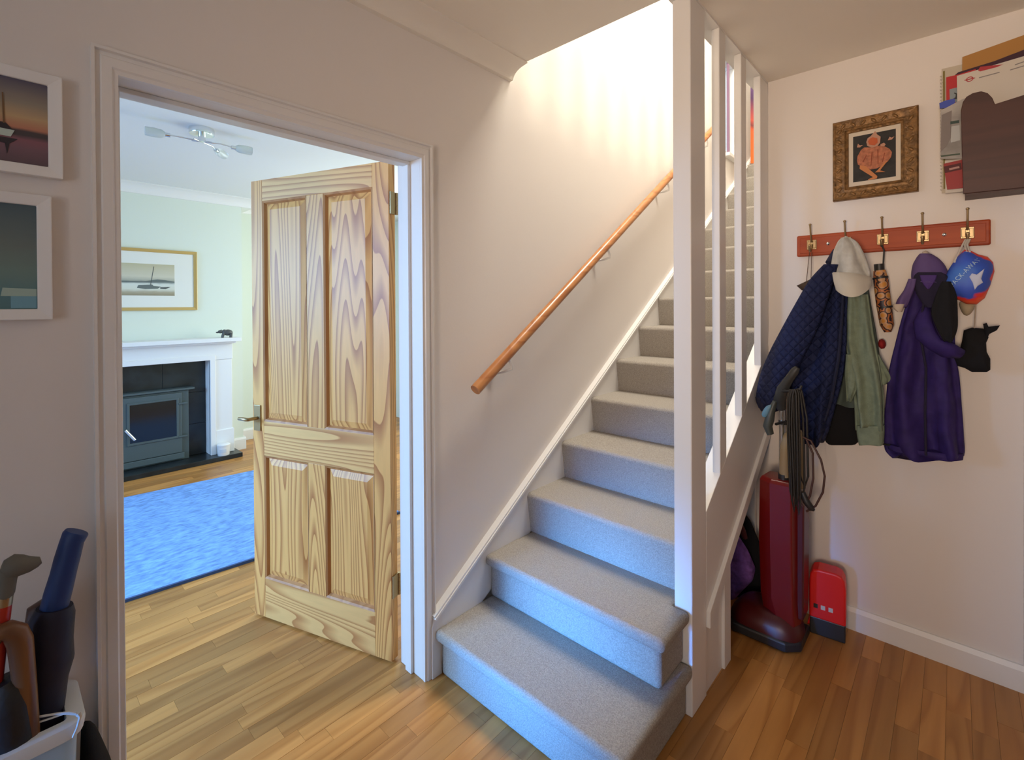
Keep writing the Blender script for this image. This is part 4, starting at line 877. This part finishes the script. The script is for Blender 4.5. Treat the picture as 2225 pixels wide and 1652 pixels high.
# ================================================================== stick basket by the doorway
bx0, bx1, by0, by1, bz = -1.497, -1.330, -.34, .125, .60
bkz = thing('stick_basket', 'tall white plastic basket holding sticks and umbrellas', 'basket', (-1.41, -.1, 0))
BLUEP = mat('pale_blue_plastic', (.38, .55, .72), .35)
def rrect(z, g, n=7):
    out = []; r = .03
    for (cx_, cy_, a0) in ((bx1-r, by1-r, 0), (bx0+r, by1-r, 90), (bx0+r, by0+r, 180), (bx1-r, by0+r, 270)):
        for k in range(n):
            a = math.radians(a0+90*k/(n-1)); out.append((cx_+(r+g)*math.cos(a), cy_+(r+g)*math.sin(a), z))
    return out
ch(bkz, MB().loft([rrect(.004, -.028), rrect(.002, -.022), rrect(.30, -.014), rrect(bz-.03, -.006), rrect(bz-.03, -.012), rrect(.30, -.02), rrect(.008, -.03)]), 'body', BLUEP, smooth=40)
ch(bkz, MB().loft([rrect(bz-.028, -.012), rrect(bz-.03, .004), rrect(bz-.012, .0075), rrect(bz-.002, .006), rrect(bz, -.002), rrect(bz-.002, -.022), rrect(bz-.01, -.024), rrect(bz-.028, -.016), rrect(bz-.028, -.012)], cap=False), 'rim', WPLAST, smooth=50)
WC = mat('white_cord', (.62, .58, .52), .8)
def XW(u, v, x): return at(u, v, 0, x)
ch(bkz, MB().tube([XW(84, 1558, -1.36), XW(120, 1552, -1.34), XW(150, 1548, -1.333), XW(166, 1551, -1.327)], .0022, 7), 'cable_tie', WC, smooth=True)
ch(bkz, MB().tube([XW(84, 1570, -1.36), XW(112, 1561, -1.345), XW(140, 1551, -1.335), XW(168, 1553, -1.327)], .0018, 7), 'cable_tie', WC, smooth=True)
ch(bkz, MB().tube([XW(170, 1552, -1.322), XW(174, 1558, -1.318), XW(168, 1580, -1.318), XW(158, 1603, -1.32)], [.005, .003, .002, .0015], 7), 'cable_tie', WC, smooth=True)
BLU = mat('royal_blue_grip', (.008, .034, .15), .5); NVY = mat('navy_nylon', (.006, .006, .024), .6, bump=.4, bump_scale=30)
ub = thing('blue_handled_umbrella', 'long navy umbrella with a royal blue handle', 'umbrella', XW(85, 1640, -1.42), group='sticks and umbrellas in the basket')
xx = -1.415
ch(ub, MB().tube([XW(117, 1324, xx), XW(127, 1285, xx), XW(138, 1245, xx), XW(147, 1210, xx), XW(156, 1178, xx), XW(164, 1160, xx), XW(167, 1155, xx)], [.024, .024, .0225, .0225, .0215, .023, .021], 18), 'handle', BLU, smooth=True)
ch(ub, MB().tube([XW(119, 1318, xx), XW(114, 1340, xx), XW(108, 1400, xx), XW(106, 1440, xx), XW(100, 1480, xx), XW(96, 1540, xx), XW(92, 1620, xx), XW(88, 1760, xx)], [.030, .037, .038, .041, .036, .033, .031, .02], 20), 'canopy', NVY, smooth=True)
ch(ub, MB().tube([XW(141, 1420, xx+.02), XW(146, 1428, xx+.02), XW(140, 1446, xx+.02), XW(132, 1462, xx+.02)], [.004, .006, .006, .003], 8, .5), 'tie_strap', NVY, smooth=True)
CANE = wood_mat('cane_brown', (.20, .085, .030), (.12, .045, .018), 2, 12, .08, 7, .35)
xc = -1.36
cn = tag(MB().tube([XW(66, 1760, xc), XW(63, 1600, xc), XW(55, 1500, xc), XW(48, 1430, xc), XW(44, 1395, xc), XW(34, 1376, xc), XW(16, 1370, xc), XW(-8, 1378, xc), XW(-22, 1400, xc)], [.014, .016, .0175, .0185, .0195, .0195, .018, .017, .015], 16).build('crook_cane', CANE, smooth=True), 'light brown crook handled walking cane in the basket', 'walking stick', 'sticks and umbrellas in the basket')
xd = -1.45
tag(MB().tube([XW(98, 1600, xd), XW(88, 1420, xd), XW(76, 1350, xd), XW(80, 1325, xd), XW(95, 1314, xd), XW(108, 1322, xd), XW(116, 1345, xd)], [.013, .014, .016, .017, .016, .015, .014], 14).build('crook_cane', mat('dark_cane', (.085, .045, .035), .4), smooth=True), 'dark brown crook cane behind the navy umbrella', 'walking stick', 'sticks and umbrellas in the basket')
xs = -1.38
ws = thing('walking_stick', 'walking stick with grey moulded handle and red shaft', 'walking stick', XW(-30, 1640, xs), group='sticks and umbrellas in the basket')
GRIP = mat('grey_rubber_grip', (.13, .12, .095), .7)
ch(ws, MB().tube([XW(4, 1232, xs), XW(22, 1231, xs), XW(45, 1229, xs), XW(66, 1226, xs), XW(80, 1221, xs), XW(89, 1217, xs)], [.012, .022, .020, .015, .011, .007], 14), 'handle', GRIP, smooth=True)
ch(ws, MB().tube([XW(20, 1238, xs), XW(16, 1262, xs), XW(12, 1290, xs), XW(8, 1298, xs)], [.016, .014, .0135, .013], 14), 'neck', GRIP, smooth=True)
ch(ws, MB().tube([XW(11, 1294, xs), XW(8, 1316, xs)], .0125, 14), 'ferrule', BRASS, smooth=40)
ch(ws, MB().tube([XW(9, 1312, xs), XW(3, 1360, xs), XW(-20, 1560, xs), XW(-36, 1720, xs)], .0118, 14), 'shaft', mat('red_shaft', (.42, .025, .012), .3), smooth=True)
xb = -1.375
tag(MB().tube([XW(8, 1478, xb), XW(14, 1492, xb), XW(20, 1530, xb), XW(24, 1600, xb), XW(26, 1700, xb)], [.022, .034, .040, .042, .038], 18).build('black_umbrella', mat('black_nylon', (.010, .010, .011), .5, bump=.6, bump_scale=40), smooth=True), 'stubby black furled umbrella at the near end of the basket', 'umbrella', 'sticks and umbrellas in the basket')
pb_ = [at(u, v, 0, -1.44) for u, v in ((176, 1575), (184, 1564), (196, 1563), (208, 1575), (222, 1605), (240, 1645), (252, 1690), (250, 1790), (180, 1790), (172, 1700))]
# black shopping bag: outline in the wall plane, filled out along x
mb = MB(); Q = [Vector((p.y, -p.x, p.z)) for p in pb_]; mb.pillow(Q, .07, .01, 2, back=.03); mb.v = [(-v[1], v[0], v[2]) for v in mb.v]
tag(mb.build('black_shopping_bag', BLACK, smooth=80), 'black shopping bag slumped between basket and door frame', 'bag')
